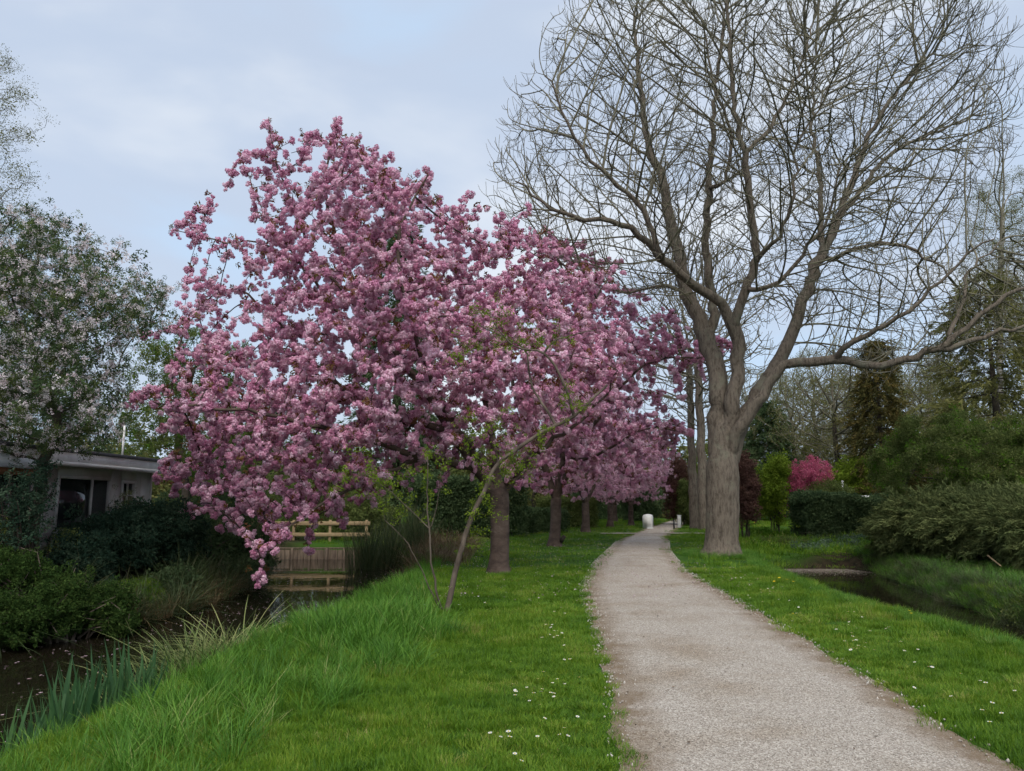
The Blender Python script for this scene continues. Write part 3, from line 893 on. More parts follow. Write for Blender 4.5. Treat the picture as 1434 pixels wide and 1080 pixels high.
A = np.vstack([A, edge_pts[edge_dist(ex, ey, poly) < 70][:3200]])
sk.grow(A, .28, 2.6, .36, 90, .12, .1, 'branches', 24000, skip=nt0, radial=(at(1015, 520, ASH_Y), .75))
sk.relax(3)
leafless = set(range(len(sk.p))) - set(sk.par)
sk.twigs([i for i in leafless], 3, .6, .3, .42, 3)
inner = [i for i in rng.choice(len(sk.p), 13000, replace=False) if sk.part[i] == 'branches' and i not in leafless]
sk.twigs(inner, 1, .55, .3, .8, 3)
sk.finish(.0072, 2.55)
ash = thing('bare_tree', 'huge leafless tree with thick grey forked trunk and a long low limb beside the path', 'tree', base)
add_wood(ash, sk, base, lambda p: M['ash_twig'] if p in ('twigs', 'branches') else M['ash_bark'], .035)
print('ash', len(sk.P), round(time.time()-T0, 1))

# ------------------------------------------------------------------ smaller bare trees
def bare_tree(name, label, loc, h, spread, trunk_r, natt, tip, bark, twig, key=None, nleaf=0, lscale=.25, group=None, step=.4, crown_lo=.32, twig_n=2, lean=(0, 0)):
    sk = Skel(); b = np.asarray(loc, float)
    sk.guide([b+[0,0,-.05], b+[lean[0]*.3,lean[1]*.3,h*.18], b+[lean[0],lean[1],h*.38], b+[lean[0]*.6,lean[1]*.6,h*.6]], trunk_r, trunk_r*.45, 'trunk', .45, .03)
    n0 = 2
    A = ellipsoid_points(natt, b + [lean[0], lean[1], h*(1+crown_lo)/2], [spread, spread, h*(1-crown_lo)/2], .42)
    sk.grow(A, step, 3.2, .6, 60, .22, .15, 'branches', 7000, skip=n0)
    lf = list(set(range(len(sk.p))) - set(sk.par))
    if twig_n: sk.twigs(lf, twig_n, .8, .25, .5, 3)
    sk.finish(tip, 2.35)
    t = thing(name, label, 'tree', b, group)
    add_wood(t, sk, b, lambda p: twig if p in ('twigs', 'branches') else bark, .04)
    if key:
        c = np.array([i for i in range(len(sk.P)) if sk.r[i] < tip*2.5 and sk.part[i] != 'trunk'])
        c = rng.choice(c, min(nleaf, len(c)), replace=False)
        scatter('foliage', key, sk.P[c] + rng.normal(size=(len(c), 3))*.06, lscale*rng.uniform(.6, 1.4, len(c)), t, b)
    return t, sk

p1 = ground(986, 742); p1[2] = -.02
bt, _ = bare_tree('bare_tree', 'tall leafless tree standing right behind the huge trunk, by the white post', p1, 17, 4.6, .36, 1500, .014, M['ash_bark'], M['ash_twig'], group='bare trees beyond the huge trunk')
p2 = ground(973, 740.5); p2[2] = -.02
copy_tree(bt, p2, 2.1, .95, 'tall leafless tree with pale trunk next to the dark purple shrub')

# ------------------------------------------------------------------ pink cherries
def cherry(name, label, base, Y, trunk_px, guides, poly, natt, thick, n_pom, pom_r, trunk_r, step, nparts, key='pom', n_leaf=1200, extra=None, full=150, di=1.8, dk=.36, group=None, drop=.0, spikes=()):
    sk = Skel()
    sk.guide(px_line(trunk_px, Y, [0, 0]), trunk_r, trunk_r*.92, 'trunk', .25, .008)
    n0 = len(sk.p); sk.minr[0] = trunk_r*1.6; sk.minr[1] = trunk_r*1.18
    for nm, pts, dY, r0, r1 in guides:
        sk.guide(px_line(pts, Y, dY), r0, r1, nm, step, .03)
    A = crown_points(natt, poly, Y, thick, full)
    sk.grow(A, step, di, dk, 70, .02, .2, 'branches', 13000, skip=n0); sk.relax(1)
    for tx, ty in spikes:
        Pn = np.array(sk.p); qx, qy = proj(Pn); dd = np.hypot(qx-tx, qy-ty); dd[dd < 48] = 1e9; dd[:n0] = 1e9; j = int(dd.argmin())
        tip = at(tx, ty, Pn[j, 1]); mid = Pn[j]*.5 + tip*.5 + np.array([0, 0, .12])
        sk.guide([Pn[j], mid, tip], .016, .007, 'twigs', .16, .015)
    if extra is not None: sk.twigs([i for i in (set(range(len(sk.p))) - set(sk.par))], 1, extra, .12, .5, 2)
    sk.finish(.007, 2.3)
    t = thing(name, label, 'tree', base, group)
    add_wood(t, sk, base, lambda p: M['cherry_twig'] if p in ('twigs', 'branches') else M['cherry_bark'], .05)
    cand = np.array([i for i in range(len(sk.P)) if sk.r[i] < .026 and sk.part[i] != 'trunk'])
    par = sk.par[cand]
    reps = int(math.ceil(n_pom/len(cand)))
    sel = np.concatenate([sk.tips(), rng.permutation(np.repeat(cand, reps))])[:n_pom]
    f = rng.random((len(sel), 1)); f[:len(sk.tips())] = 1.0
    pts = sk.P[sel]*f + sk.P[sk.par[sel]]*(1-f) + rng.normal(size=(len(sel), 3))*pom_r*.55
    ex, ey = proj(pts); thin = (edge_dist(ex, ey, poly) < 45) & (rng.random(len(pts)) < .45) & np.array([sk.part[i] != 'twigs' for i in sel]); thin[:len(sk.tips())] = False
    pts = pts[~thin]; sel = sel[~thin]
    pts[:, 2] -= drop*rng.random(len(sel))
    scl = pom_r*rng.uniform(.5, 1.25, len(sel))
    if nparts:
        order = np.argsort(np.linalg.norm(pts - [0, 0, EYE], axis=1) - 1.2*rng.random(len(pts)))
        idx = order[:nparts]; ms = LIB[key][1]
        for q, i in enumerate(idx):
            o = bpy.data.objects.new('blossom_ball', ms[q % len(ms)]); o.location = pts[i]-base; o.rotation_euler = rng.uniform(0, 6.28, 3)
            o.scale = [scl[i]]*3; link(o, t)
        pts = np.delete(pts, idx, 0); scl = np.delete(scl, idx)
    scatter('blossom', key, pts, scl, t, base)
    if n_leaf:
        sel = rng.choice(cand, n_leaf); pp = sk.P[sel] + rng.normal(size=(n_leaf, 3))*.07 + [0, 0, .04]
        scatter('young_leaves', 'bronze', pp, .11*rng.uniform(.6, 1.3, n_leaf), t, base)
    print(name, len(sk.P), len(cand), round(time.time()-T0, 1))
    return t

C1 = ground(698, 803); Y1 = C1[1]
g1 = [
 ('limb#1', [(697,690),(665,655),(630,600),(590,540),(545,480),(510,430),(480,350),(455,270),(468,190)], [0,.2,.6,1.0], .15, .02),
 ('limb#2', [(700,690),(690,620),(680,560),(670,480),(650,400),(640,320)], [0,1.2,2.4], .13, .02),
 ('limb#3', [(700,688),(730,660),(760,610),(790,540),(820,450),(855,385)], [0,.6,1.2], .13, .02),
 ('limb#4', [(668,658),(600,640),(530,620),(450,600),(370,580),(300,570),(215,565)], [0,-1.4,-2.6,-3], .11, .015),
 ('limb#5', [(630,600),(560,590),(500,560),(430,500),(380,440),(340,408),(300,412),(272,440)], [.3,1.2,1.8], .1, .015),
 ('branch#a', [(545,480),(480,440),(420,370),(360,340),(300,337),(247,320)], [.7,.2,-.3], .06, .012),
 ('limb#6', [(600,640),(540,662),(480,690),(420,725),(368,770)], [-.6,-1.4,-2.0], .07, .012),
 ('branch#b', [(510,430),(450,370),(410,290),(388,230),(376,178)], [.8,.4,0], .06, .01),
 ('limb#7', [(690,660),(640,600),(600,520),(570,430),(560,330),(600,240)], [0,-1.6,-2.8,-3], .11, .015),
 ('limb#8', [(705,680),(745,640),(800,600),(840,560),(870,520)], [0,-1.5,-2.6], .09, .015),
 ('branch#c', [(420,370),(370,300),(350,250),(340,218)], [.1,-.2,-.4], .035, .01),
 ('branch#d', [(560,330),(530,250),(500,215),(490,195)], [-2.8,-2.6,-2.4], .035, .01),
]
poly1 = [(470,160),(520,200),(600,238),(640,282),(735,292),(762,325),(800,350),(868,378),(872,430),(905,480),(890,560),(840,640),(770,650),(735,690),(690,672),(640,668),(590,690),(520,722),(430,742),(370,765),(330,760),(275,748),(240,720),(215,672),(228,640),(222,600),(190,556),(240,520),(215,470),(260,395),(330,420),(345,400),(300,350),(255,325),(330,335),(300,280),(350,290),(335,215),(385,240),(373,175),(430,205)]
cherry('cherry_tree', 'largest pink cherry tree in full blossom, spreading over the dark canal beside the leaning sapling', C1, Y1,
       [(698,806),(699,760),(700,720),(700,690)], g1, poly1, 4600, 3.5, 12000, .098, .215, .26, 300, group='pink cherry trees in a row', n_leaf=2600, drop=.06, spikes=[(470,162),(498,192),(522,206),(376,172),(340,215),(297,280),(320,262),(247,318),(272,345),(262,392),(600,238),(560,240),(657,275),(634,290),(742,292),(757,332),(868,374),(208,470),(192,556),(222,602),(215,672),(240,745),(365,812),(430,772),(480,735),(180,565),(700,300),(800,352),(585,262),(420,190),(444,186)])
C2 = ground(777, 765); Y2 = C2[1]
g2 = [
 ('limb#1', [(779,700),(765,660),(740,610),(720,540),(715,460),(740,380)], [0,.5,1], .15, .02),
 ('limb#2', [(781,698),(800,650),(830,600),(870,540),(920,505),(1005,500)], [0,-.8,-1.8,-2.2], .13, .015),
 ('limb#3', [(780,700),(790,620),(800,540),(815,460),(860,375)], [0,.8,1.6], .13, .02),
 ('limb#4', [(760,650),(735,655),(715,680),(690,690)], [.2,-1.5,-2.5], .08, .015),
 ('limb#5', [(800,650),(850,630),(905,600),(960,605)], [-.5,-1.0,-1.4], .08, .015),
]
poly2 = [(690,420),(745,320),(800,330),(868,370),(885,420),(940,430),(1000,478),(1012,500),(985,520),(940,545),(968,606),(945,640),(920,670),(880,690),(830,695),(760,702),(700,690),(680,600)]
cherry('cherry_tree', 'pink cherry tree second in the row, a cut stub low on its trunk', C2, Y2,
       [(776,768),(778,735),(779,700)], g2, poly2, 3000, 4.4, 8500, .105, .215, .34, 0, key='pom', group='pink cherry trees in a row', n_leaf=1500, full=110, di=2.2, dk=.45, spikes=[(1012,494),(1036,490),(985,528),(968,606),(945,640),(868,368),(905,418),(940,436),(990,478),(955,560),(700,310),(930,672),(760,318),(820,340)])
C3 = ground(820, 745.5); Y3 = C3[1]
g3 = [
 ('limb#1', [(820,705),(805,670),(780,630),(770,590)], [0,-1,-2], .13, .02),
 ('limb#2', [(821,704),(840,670),(870,640),(905,630)], [0,.8,1.6], .13, .02),
 ('limb#3', [(820,706),(822,650),(830,600),(840,560)], [0,-.5,.5], .13, .02),
]
poly3 = [(720,640),(735,570),(780,520),(840,510),(900,540),(925,590),(922,650),(905,690),(860,708),(800,705),(740,695)]
c3 = cherry('cherry_tree', 'pink cherry tree third in the row, mound of bare earth round its foot', C3, Y3,
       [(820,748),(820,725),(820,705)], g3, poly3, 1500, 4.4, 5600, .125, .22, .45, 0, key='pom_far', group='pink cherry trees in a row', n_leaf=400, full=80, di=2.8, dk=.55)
for (px, py, rz, sc, lb) in [(855,739,1.3,.9,'paler pink cherry tree fourth in the row along the path'), (884,736,2.9,.85,'pale pink cherry tree fifth in the row, just left of the white parapet'), (908,731.5,4.4,.85,'pale pink cherry tree last in the row, beyond the white parapet')]:
    q = ground(px, py); q[2] = 0
    if px == 908: q = np.array([q[0]-2.4, q[1], 0])
    copy_tree(c3, q, rz, sc, lb)
print('cherries', round(time.time()-T0, 1))

# ------------------------------------------------------------------ leaning sapling on the canal bank
SB = place(625, 858); SY = SB[1]
sk = Skel()
sk.guide(px_line([(625,862),(640,790),(658,730),(680,685),(697,650),(760,605),(803,583),(850,540)], SY, [0,.2,.5]), .052, .022, 'trunk', .12, .004)
sk.minr[0] = .072
for nm, pts, dY, r0, r1 in [
    ('branch#1', [(803,583),(788,535),(762,495),(720,485),(690,450)], [.4,.2,0], .032, .012),
    ('branch#2', [(762,495),(775,478),(800,470),(835,462)], [.2,.3,.4], .022, .008),
    ('branch#3', [(776,592),(745,540),(735,490),(700,470),(670,455)], [.4,.6,.7], .028, .01),
    ('branch#4', [(697,650),(720,635),(745,640)], [.3,.1,0], .012, .005),
    ('branch#5', [(697,650),(690,610),(670,590)], [.3,.4,.5], .012, .005),
    ('stem#1', [(620,862),(606,800),(601,740),(598,700),(600,640)], [0,-.1,-.1], .022, .007),
    ('stem#2', [(601,740),(575,715),(548,690),(520,670)], [-.1,-.1,-.2], .011, .004),
    ('stem#3', [(617,860),(592,800),(566,755),(540,730)], [0,.1,.2], .016, .005),
    ('stem#4', [(602,745),(612,700),(618,660)], [-.1,-.1,-.1], .01, .004)]:
    sk.guide(px_line(pts, SY, dY), r0, r1, nm, .12, .006)
n0 = len(sk.p)
lp = []
for (x, y, n, sx, sy) in [(700,640,46,30,14),(680,700,34,14,20),(720,660,20,18,10),(700,480,40,28,12),(740,470,30,30,10),(690,440,20,24,14),(770,470,18,30,10),(600,690,16,16,28),(545,680,22,26,14),(520,660,14,30,16),(800,560,16,16,10),(660,740,12,10,14),(640,500,12,14,8),(560,700,10,20,12),(690,590,14,20,10),(760,600,10,12,8),(610,650,14,20,16),(480,690,8,20,14)]:
    for _ in range(n): lp.append(at(x+rng.normal()*sx, y+rng.normal()*sy, SY+.25+rng.normal()*.2))
lp = np.array(lp)
sk.grow(lp, .09, .9, .12, 40, .05, .2, 'twigs', 3000)
sk.finish(.0028, 2.3)
t = thing('sapling', 'thin leaning sapling with pale grey trunk and fresh yellow green leaves on the canal bank', 'tree', SB)
add_wood(t, sk, SB, lambda p: M['sapling_bark'] if p != 'twigs' else M['dark_bark'], .05)
ids = np.array([i for i in range(len(sk.P)) if sk.part[i] == 'twigs']); ids = rng.choice(ids, min(2200, len(ids)), replace=False)
scatter('foliage', 'small_yellow', sk.P[ids] + rng.normal(size=(len(ids), 3))*.02, .09*rng.uniform(.6, 1.4, len(ids)), t, SB)

# cut stub low on the second cherry
# ------------------------------------------------------------------ leafy trees
def leafy_tree(name, label, base, Y, trunk_px, r0, poly, thick, natt, sets, step=.4, full=80, bark='dark_bark', di=2.6, dk=.55, tip=.007, group=None, lim=.03, up=.05):
    base = np.asarray(base, float); sk = Skel()
    sk.guide(px_line(trunk_px, Y, [0, 0]), r0, r0*.6, 'trunk', .3, .02)
    A = crown_points(natt, poly, Y, thick, full)
    sk.grow(A, step, di, dk, 70, up, .2, 'branches', 8000, skip=2)
    sk.finish(tip, 2.3)
    t = thing(name, label, 'tree', base, group)
    add_wood(t, sk, base, lambda p: M[bark], .05)
    cand = np.array([i for i in range(len(sk.P)) if sk.r[i] < lim and sk.part[i] != 'trunk'])
    for nm, key, n, s, jit in sets:
        sel = rng.choice(cand, n); pp = sk.P[sel] + rng.normal(size=(n, 3))*jit
        scatter(nm, key, pp, s*rng.uniform(.6, 1.4, n), t, base, rot=aim_x(rng.normal(size=(n, 3))*[1, 1, .25], .2) if 'spray' in key else None)
    return t

# white apple blossom over the house
AY = 13.4
AB = at(62, 812, AY); AB[2] = height(AB[0], AB[1])
leafy_tree('apple_tree', 'old apple tree with white blossom leaning over the roof of the white bungalow', AB, AY,
    [(50,820),(48,740),(60,650),(80,600),(60,540),(40,470)], .12,
    [(-140,330),(-60,285),(0,300),(60,278),(105,300),(95,320),(150,335),(200,350),(170,380),(255,392),(240,425),(255,450),(200,480),(160,520),(185,575),(175,622),(120,640),(70,645),(-140,650)], 2.4, 3000,
    [('blossom', 'apple', 5200, .066, .08), ('foliage', 'dark', 4200, .1, .1), ('young_leaves', 'small_mid', 3200, .1, .1)], .24, 90, di=1.6, dk=.32, tip=.006)
# airy birch at the left edge
BY = 27
BB = at(-60, 760, BY); BB[2] = height(BB[0], BB[1])
leafy_tree('birch_tree', 'tall airy birch with tiny pale new leaves rising behind the apple tree', BB, BY,
    [(-60,765),(-50,500),(-30,300),(-20,120)], .2,
    [(-200,60),(-60,0),(0,50),(40,95),(74,160),(66,210),(76,250),(50,300),(70,420),(-200,420)], 3.0, 1700,
    [('foliage', 'small_olive', 3600, .21, .14)], .34, 90, 'birch_bark', 2.2, .5, .008, up=.15)
# fresh green tree beyond the house
GY = 27
GB = at(262, 735, GY); GB[2] = height(GB[0], GB[1])
leafy_tree('leafy_tree', 'fresh green leafy tree between the bungalow and the pink cherry', GB, GY,
    [(262,742),(258,660),(250,600),(270,520)], .17,
    [(150,520),(190,470),(235,440),(300,455),(350,470),(390,520),(380,640),(300,670),(200,660),(150,620)], 2.6, 1300,
    [('foliage', 'mid', 1500, .17, .12), ('young_leaves', 'fresh', 600, .14, .12)], .34, 70)
# right side: birch, pine, maple and crab apple
RY = 40
RB = at(1402, 742, RY); RB[2] = height(RB[0], RB[1])
leafy_tree('birch_tree', 'tall birch with yellowish new leaves rising above the dark pine', RB, RY,
    [(1405,745),(1402,600),(1400,450),(1404,300)], .22,
    [(1330,330),(1345,275),(1380,240),(1440,230),(1500,260),(1520,400),(1500,520),(1380,480),(1345,420)], 3.0, 1500,
    [('foliage', 'small_olive', 5200, .22, .2)], .42, 70, 'birch_bark', 2.6, .6, .012, up=.15)
MY = 25.5
MB_ = at(1262, 762, MY); MB_[2] = height(MB_[0], MB_[1])
leafy_tree('leafy_tree', 'broad spreading green tree with layered foliage above the feathery bush', MB_, MY,
    [(1262,768),(1256,720),(1262,680),(1290,640)], .16,
    [(1200,660),(1225,600),(1275,575),(1330,565),(1390,575),(1480,560),(1560,600),(1560,720),(1440,728),(1380,705),(1320,688),(1260,684),(1212,688)], 3.0, 950,
    [('foliage', 'small_mid', 3400, .26, .09), ('young_leaves', 'small_fresh', 750, .2, .14)], .34, 60, di=2.8, dk=.7, lim=.02)
KY = 34
KB = at(1132, 741, KY); KB[2] = height(KB[0], KB[1])
leafy_tree('crab_apple_tree', 'small crab apple in bright magenta blossom behind the dark hedge', KB, KY,
    [(1130,744),(1132,715),(1132,690)], .09,
    [(1098,690),(1102,655),(1125,640),(1152,638),(1170,662),(1162,692),(1135,708),(1098,718)], 1.1, 500,
    [('blossom', 'crab', 1000, .12, .1)], .24, 22, di=1.2, dk=.3)

# ------------------------------------------------------------------ conifers
def conifer(name, label, px, py_base, py_top, Y, R, key, n, s, group=None, t0=.1, power=.8):
    b = at(px, py_base, Y); b[2] = height(b[0], b[1]); top = at(px, py_top, Y)[2]; h = top-b[2]
    t = thing(name, label, 'tree', b, group)
    MB().tube((0,0,-.05), (0,0,h*.97), h*.022, .02, 10).build('trunk', M['dark_bark'], t, True)
    u = t0 + (1-t0)*rng.random(n)**1.25; lay = np.round(u*16)/16 + rng.normal(size=n)*.014
    u = np.clip(lay, t0*.8, .99)
    az = rng.uniform(0, 2*PI, n); lobes = 1 + .22*np.sin(az*3+u*9) + .15*np.sin(az*7+u*23)
    rad = R*(1-u)**power*lobes*rng.uniform(.35, 1.0, n)**.6
    p = np.stack([rad*np.cos(az), rad*np.sin(az), u*h - .12*rad], 1)
    d = np.stack([np.cos(az), np.sin(az), np.full(n, -.15)], 1)
    br = MB()
    for q in range(70):
        a_ = rng.uniform(0, 2*PI); uu = rng.uniform(t0, .92); r_ = R*(1-uu)**power*.85
        br.tube((0,0,uu*h), (r_*math.cos(a_), r_*math.sin(a_), uu*h-.1*r_), .035, .008, 4)
    o = br.build('branches', M['dark_bark'], t); o['kind'] = 'stuff'
    scatter('foliage', key, p + b, s*rng.uniform(.6, 1.4, n), t, b, rot=aim_x(d, .35))
    return t
conifer('conifer', 'dark conifer with golden brown tips behind the spreading green tree', 1243, 745, 478, 44, 2.1, 'ochre_spray', 1200, .85, 'conifers')
conifer('pine_tree', 'tall loose olive green pine beside the yellowish birch', 1412, 750, 385, 36, 3.6, 'olive_spray', 950, 1.0, 'conifers', .28, .55)
conifer('conifer', 'tall dark conifer hidden behind the largest pink cherry', 552, 735, 318, 40, 2.6, 'dark_spray', 1500, 1.0, 'conifers')
conifer('conifer', 'low dark conifer left of the magenta crab apple', 1082, 738, 565, 58, 2.8, 'dark_spray', 1100, 1.0, 'conifers')

# ------------------------------------------------------------------ shrubs and hedges
def bl(px, py, Y, rx, rz, ry):
    """ellipsoid: pixel centre, distance, half-sizes in pixels and depth in metres"""
    c = at(px, py, Y); s_ = Y/F
    return (c, np.array([rx*s_, ry, rz*s_]))
def shrub(name, label, cat, blobs, key, n, s, group=None, stems=9, shell=.35, wood='dark_bark', base=None, flat=0.0):
    c0 = np.mean([b[0] for b in blobs], 0)
    if base is None: base = np.array([c0[0], c0[1], 0.0])
    base = np.array([base[0], base[1], float(height(base[0], base[1]))])
    t = thing(name, label, cat, base, group)
    vol = np.array([b[1].prod() for b in blobs])**.7; cnt = (n*vol/vol.sum()).astype(int)
    P, D = [], []
    for (c, r), m in zip(blobs, cnt):
        d = rand_dirs(m); rr = rng.random((m, 1))**shell
        lump = 1 + .16*np.sin(d[:, :1]*5+c[0]) + .16*np.sin(d[:, 1:2]*6+c[1]) + .12*np.sin(d[:, 2:]*9)
        p = c + d*r*rr*lump; P.append(p); D.append(d)
    P = np.vstack(P); D = np.vstack(D)
    gz = height(P[:, 0], P[:, 1]); ok = P[:, 2] > gz + .02; P, D = P[ok], D[ok]
    if stems:
        sk = Skel(); ends = P[rng.choice(len(P), stems)]
        for q, e in enumerate(ends):
            b0 = base + np.array([rng.normal()*.12, rng.normal()*.12, -.04]); mid = b0*.5 + e*.5 + np.array([0, 0, .15]); mid[:2] = b0[:2]*.65 + e[:2]*.35
            sk.guide([b0, mid, e], .03, .008, 'stems', .3, .02, attach=False)
        sk.grow(P[rng.choice(len(P), min(160, len(P)))], .25, 1.6, .4, 20, .05, .2, 'stems', 900)
        sk.finish(.006, 2.3)
        for p_, me in sk.meshes(base, lambda p: M[wood]).items(): obj('stems', me, t)['kind'] = 'stuff'
    rot = aim_x(D + [0, 0, -.1], .35) if 'spray' in key else None
    scatter('foliage', key, P, s*rng.uniform(.6, 1.4, len(P)), t, base, rot=rot)
    return t
def hedge(name, label, p0, p1, w, h, key, n, s, group=None):
    p0 = np.array(p0, float); p1 = np.array(p1, float); d = p1-p0; ln = np.linalg.norm(d[:2]); nrm = np.array([-d[1], d[0]])/ln
    base = (p0+p1)/2; base = np.array([base[0], base[1], float(height(base[0], base[1]))])
    t = thing(name, label, 'hedge', base, group)
    u = rng.random(n); v = rng.uniform(-1, 1, n); zz = rng.random(n)**.8
    f = rng.random(n); v = np.where(f < .45, np.sign(v)*(1-.12*rng.random(n)), v); zz = np.where((f >= .45) & (f < .75), 1-.1*rng.random(n), zz)
    hh = h*(1+.07*np.sin(u*ln*1.7)+.05*np.sin(u*ln*4.1))
    xy = p0[None, :2] + d[None, :2]*u[:, None] + nrm[None]*(v*w/2*(1+.1*np.sin(u*ln*3)))[:, None]
    P = np.c_[xy, base[2] + .05 + zz*hh]
    mb = MB()
    for q in range(max(4, int(ln*2))):
        uu = (q+.5)/max(4, int(ln*2)); c = p0 + d*uu; c = c - base
        mb.tube((c[0], c[1], -.03), (c[0]+rng.normal()*.1, c[1]+rng.normal()*.1, h*.85), .025, .008, 5)
    mb.build('stems', M['dark_bark'], t)['kind'] = 'stuff'
    scatter('foliage', key, P, s*rng.uniform(.6, 1.4, n), t, base)
    return t

# right side
h0 = place(1092, 757); h1 = place(1252, 757); h0[1] = h1[1] = 30.5; h0[0] = (1112-717)*30.5/F; h1[0] = (1255-717)*30.5/F
hedge('hedge', 'dark clipped evergreen hedge behind the flower bed', h0, h1, 1.6, 1.42, 'dark', 2600, .22)
shrub('purple_shrub', 'purple brown leaved shrub just right of the huge trunk', 'shrub', [bl(1043,690,33,16,45,1.0), bl(1038,655,33,14,20,.8)], 'purple', 800, .2, 'purple shrubs')
shrub('purple_shrub', 'reddish brown shrub at the path side beyond the huge trunk', 'shrub', [bl(950,690,50,17,38,1.4), bl(946,660,50,12,20,1.2)], 'purple', 800, .26, 'purple shrubs')
shrub('green_shrub', 'dark green bush with lime tips behind the white post', 'shrub', [bl(962,712,48,11,26,1.0), bl(958,690,48,8,16,.8)], 'mid', 420, .24)
shrub('golden_shrub', 'yellow green airy shrub beside the magenta crab apple', 'shrub', [bl(1078,690,34,24,40,1.1), bl(1090,655,34,14,18,.9)], 'small_yellow', 900, .24)
shrub('golden_shrub', 'pale yellow green bush beside the white garden post', 'shrub', [bl(1192,672,44,26,30,1.2)], 'small_yellow', 600, .28)
shrub('green_shrub', 'low grey green shrub on top of the clipped hedge', 'shrub', [bl(1160,690,33,36,14,.9)], 'small_mid', 500, .2)
shrub('feathery_bush', 'large feathery dark green bush hanging over the ditch bank', 'shrub',
      [bl(1300,736,21.5,52,32,1.4), bl(1390,742,19.5,66,38,1.6), bl(1268,752,22,24,24,1.0), bl(1470,752,17.5,60,48,1.5), bl(1345,725,22,60,24,1.4), bl(1350,770,20.5,45,22,1.0)], 'spray', 4800, .48, stems=22, shell=.28)
shrub('lime_bush', 'bright lime green bush behind the feathery bush', 'shrub', [bl(1405,722,22.5,40,22,1.1), bl(1440,700,23,30,26,1.0)], 'small_fresh', 900, .2)
shrub('green_shrub', 'green shrub under the spreading tree by the white roof edge', 'shrub', [bl(1345,706,27,50,26,1.2)], 'mid', 800, .22)
# left bank
shrub('dark_shrub', 'dark blue green shrub in front of the bungalow wall', 'shrub', [bl(150,760,15.5,60,38,.9), bl(215,745,17,60,40,1.0), bl(110,790,14,40,34,.6)], 'blue', 2600, .15, stems=16)
shrub('dark_shrub', 'dark shrub overhanging the canal below the lowest pink branches', 'shrub', [bl(310,768,19.5,70,40,1.2), bl(250,790,18,50,32,1.0), bl(235,822,15.2,40,22,.5), bl(330,806,18.5,40,20,.6)], 'dark', 2700, .17, stems=14)
shrub('bramble', 'bramble bush with bright green leaves drooping to the canal water', 'bramble', [bl(30,862,11.2,50,36,.6), bl(95,850,11.8,30,40,.5), bl(150,850,12.4,34,30,.5), bl(15,800,11.6,34,30,.5), bl(70,815,12.0,30,18,.4), bl(172,872,12.2,18,18,.3)], 'bramble', 2100, .1, stems=50, wood='sapling_bark', shell=.45)
shrub('green_shrub', 'green shrub at the foot of the apple tree', 'shrub', [bl(10,765,12.6,26,34,.5), bl(95,775,14.2,24,26,.5)], 'mid', 420, .12, stems=12)
shrub('airy_shrub', 'thin airy shrub of dark twigs and small leaves before the garden shelter', 'shrub', [bl(25,715,12.0,32,60,.4), bl(55,690,12.6,20,50,.4)], 'blue', 260, .1, stems=26, shell=.5)
shrub('airy_shrub', 'bare twiggy shrub with a few leaves against the bungalow wall', 'shrub', [bl(175,715,17.5,26,34,.4)], 'small_mid', 110, .08, stems=26, shell=.5)
y_ = rng.uniform(9.5, 13.2, 22); x_ = canal_edges(y_)[0] - rng.uniform(-.1, .9, 22)
tt = thing('dead_stems', 'brown dead grass and stems tangled in the bramble bush', 'grass', [x_.mean(), y_.mean(), float(height(x_.mean(), y_.mean()))])
scatter('leaves', 'dark_sedge', np.stack([x_, y_, np.maximum(height(x_, y_), -.45)], 1), rng.uniform(.6, 1.1, 22), tt, tt.location, rot=upright(22, .2))
# beyond the canal and behind the cherries
hb = [(-6.2,31.5,1.6,'mid','green bush behind the wooden rail fence'), (-8.8,31,1.9,'small_mid','light green bush behind the left end of the rail fence'), (-11.5,30,2.3,'dark','dark bush between the bungalow and the rail fence')]
for x, y, r, k, lb in hb:
    shrub('green_shrub', lb, 'shrub', [(np.array([x, y, r*.55]), np.array([r, r*.8, r*.75]))], k, 700, .22, 'bushes beyond the canal')
hedge('hedge', 'tall dark hedge behind the first cherry trunk', (-3.9, 32, 0), (0.2, 34.5, 0), 1.8, 2.3, 'dark', 2200, .24)
hedge('hedge', 'low clipped hedge block between the first two cherry trunks', (-.2, 36, 0), (2.3, 38.5, 0), 1.6, 1.0, 'dark', 1100, .2)
hedge('hedge', 'rounded clipped hedge beyond the second cherry trunk', (2.2, 43, 0), (4.4, 46, 0), 1.8, 1.5, 'mid', 1000, .24)
hedge('hedge', 'rough dark hedge along the far lawn behind the white parapet', (5.5, 60, 0), (14, 74, 0), 2.0, 2.2, 'dark', 1700, .34)
shrub('dark_shrub', 'dark rounded evergreen left of the white parapet', 'shrub', [(np.array([9.6, 57, 1.5]), np.array([1.8, 1.5, 1.7]))], 'dark', 600, .3)

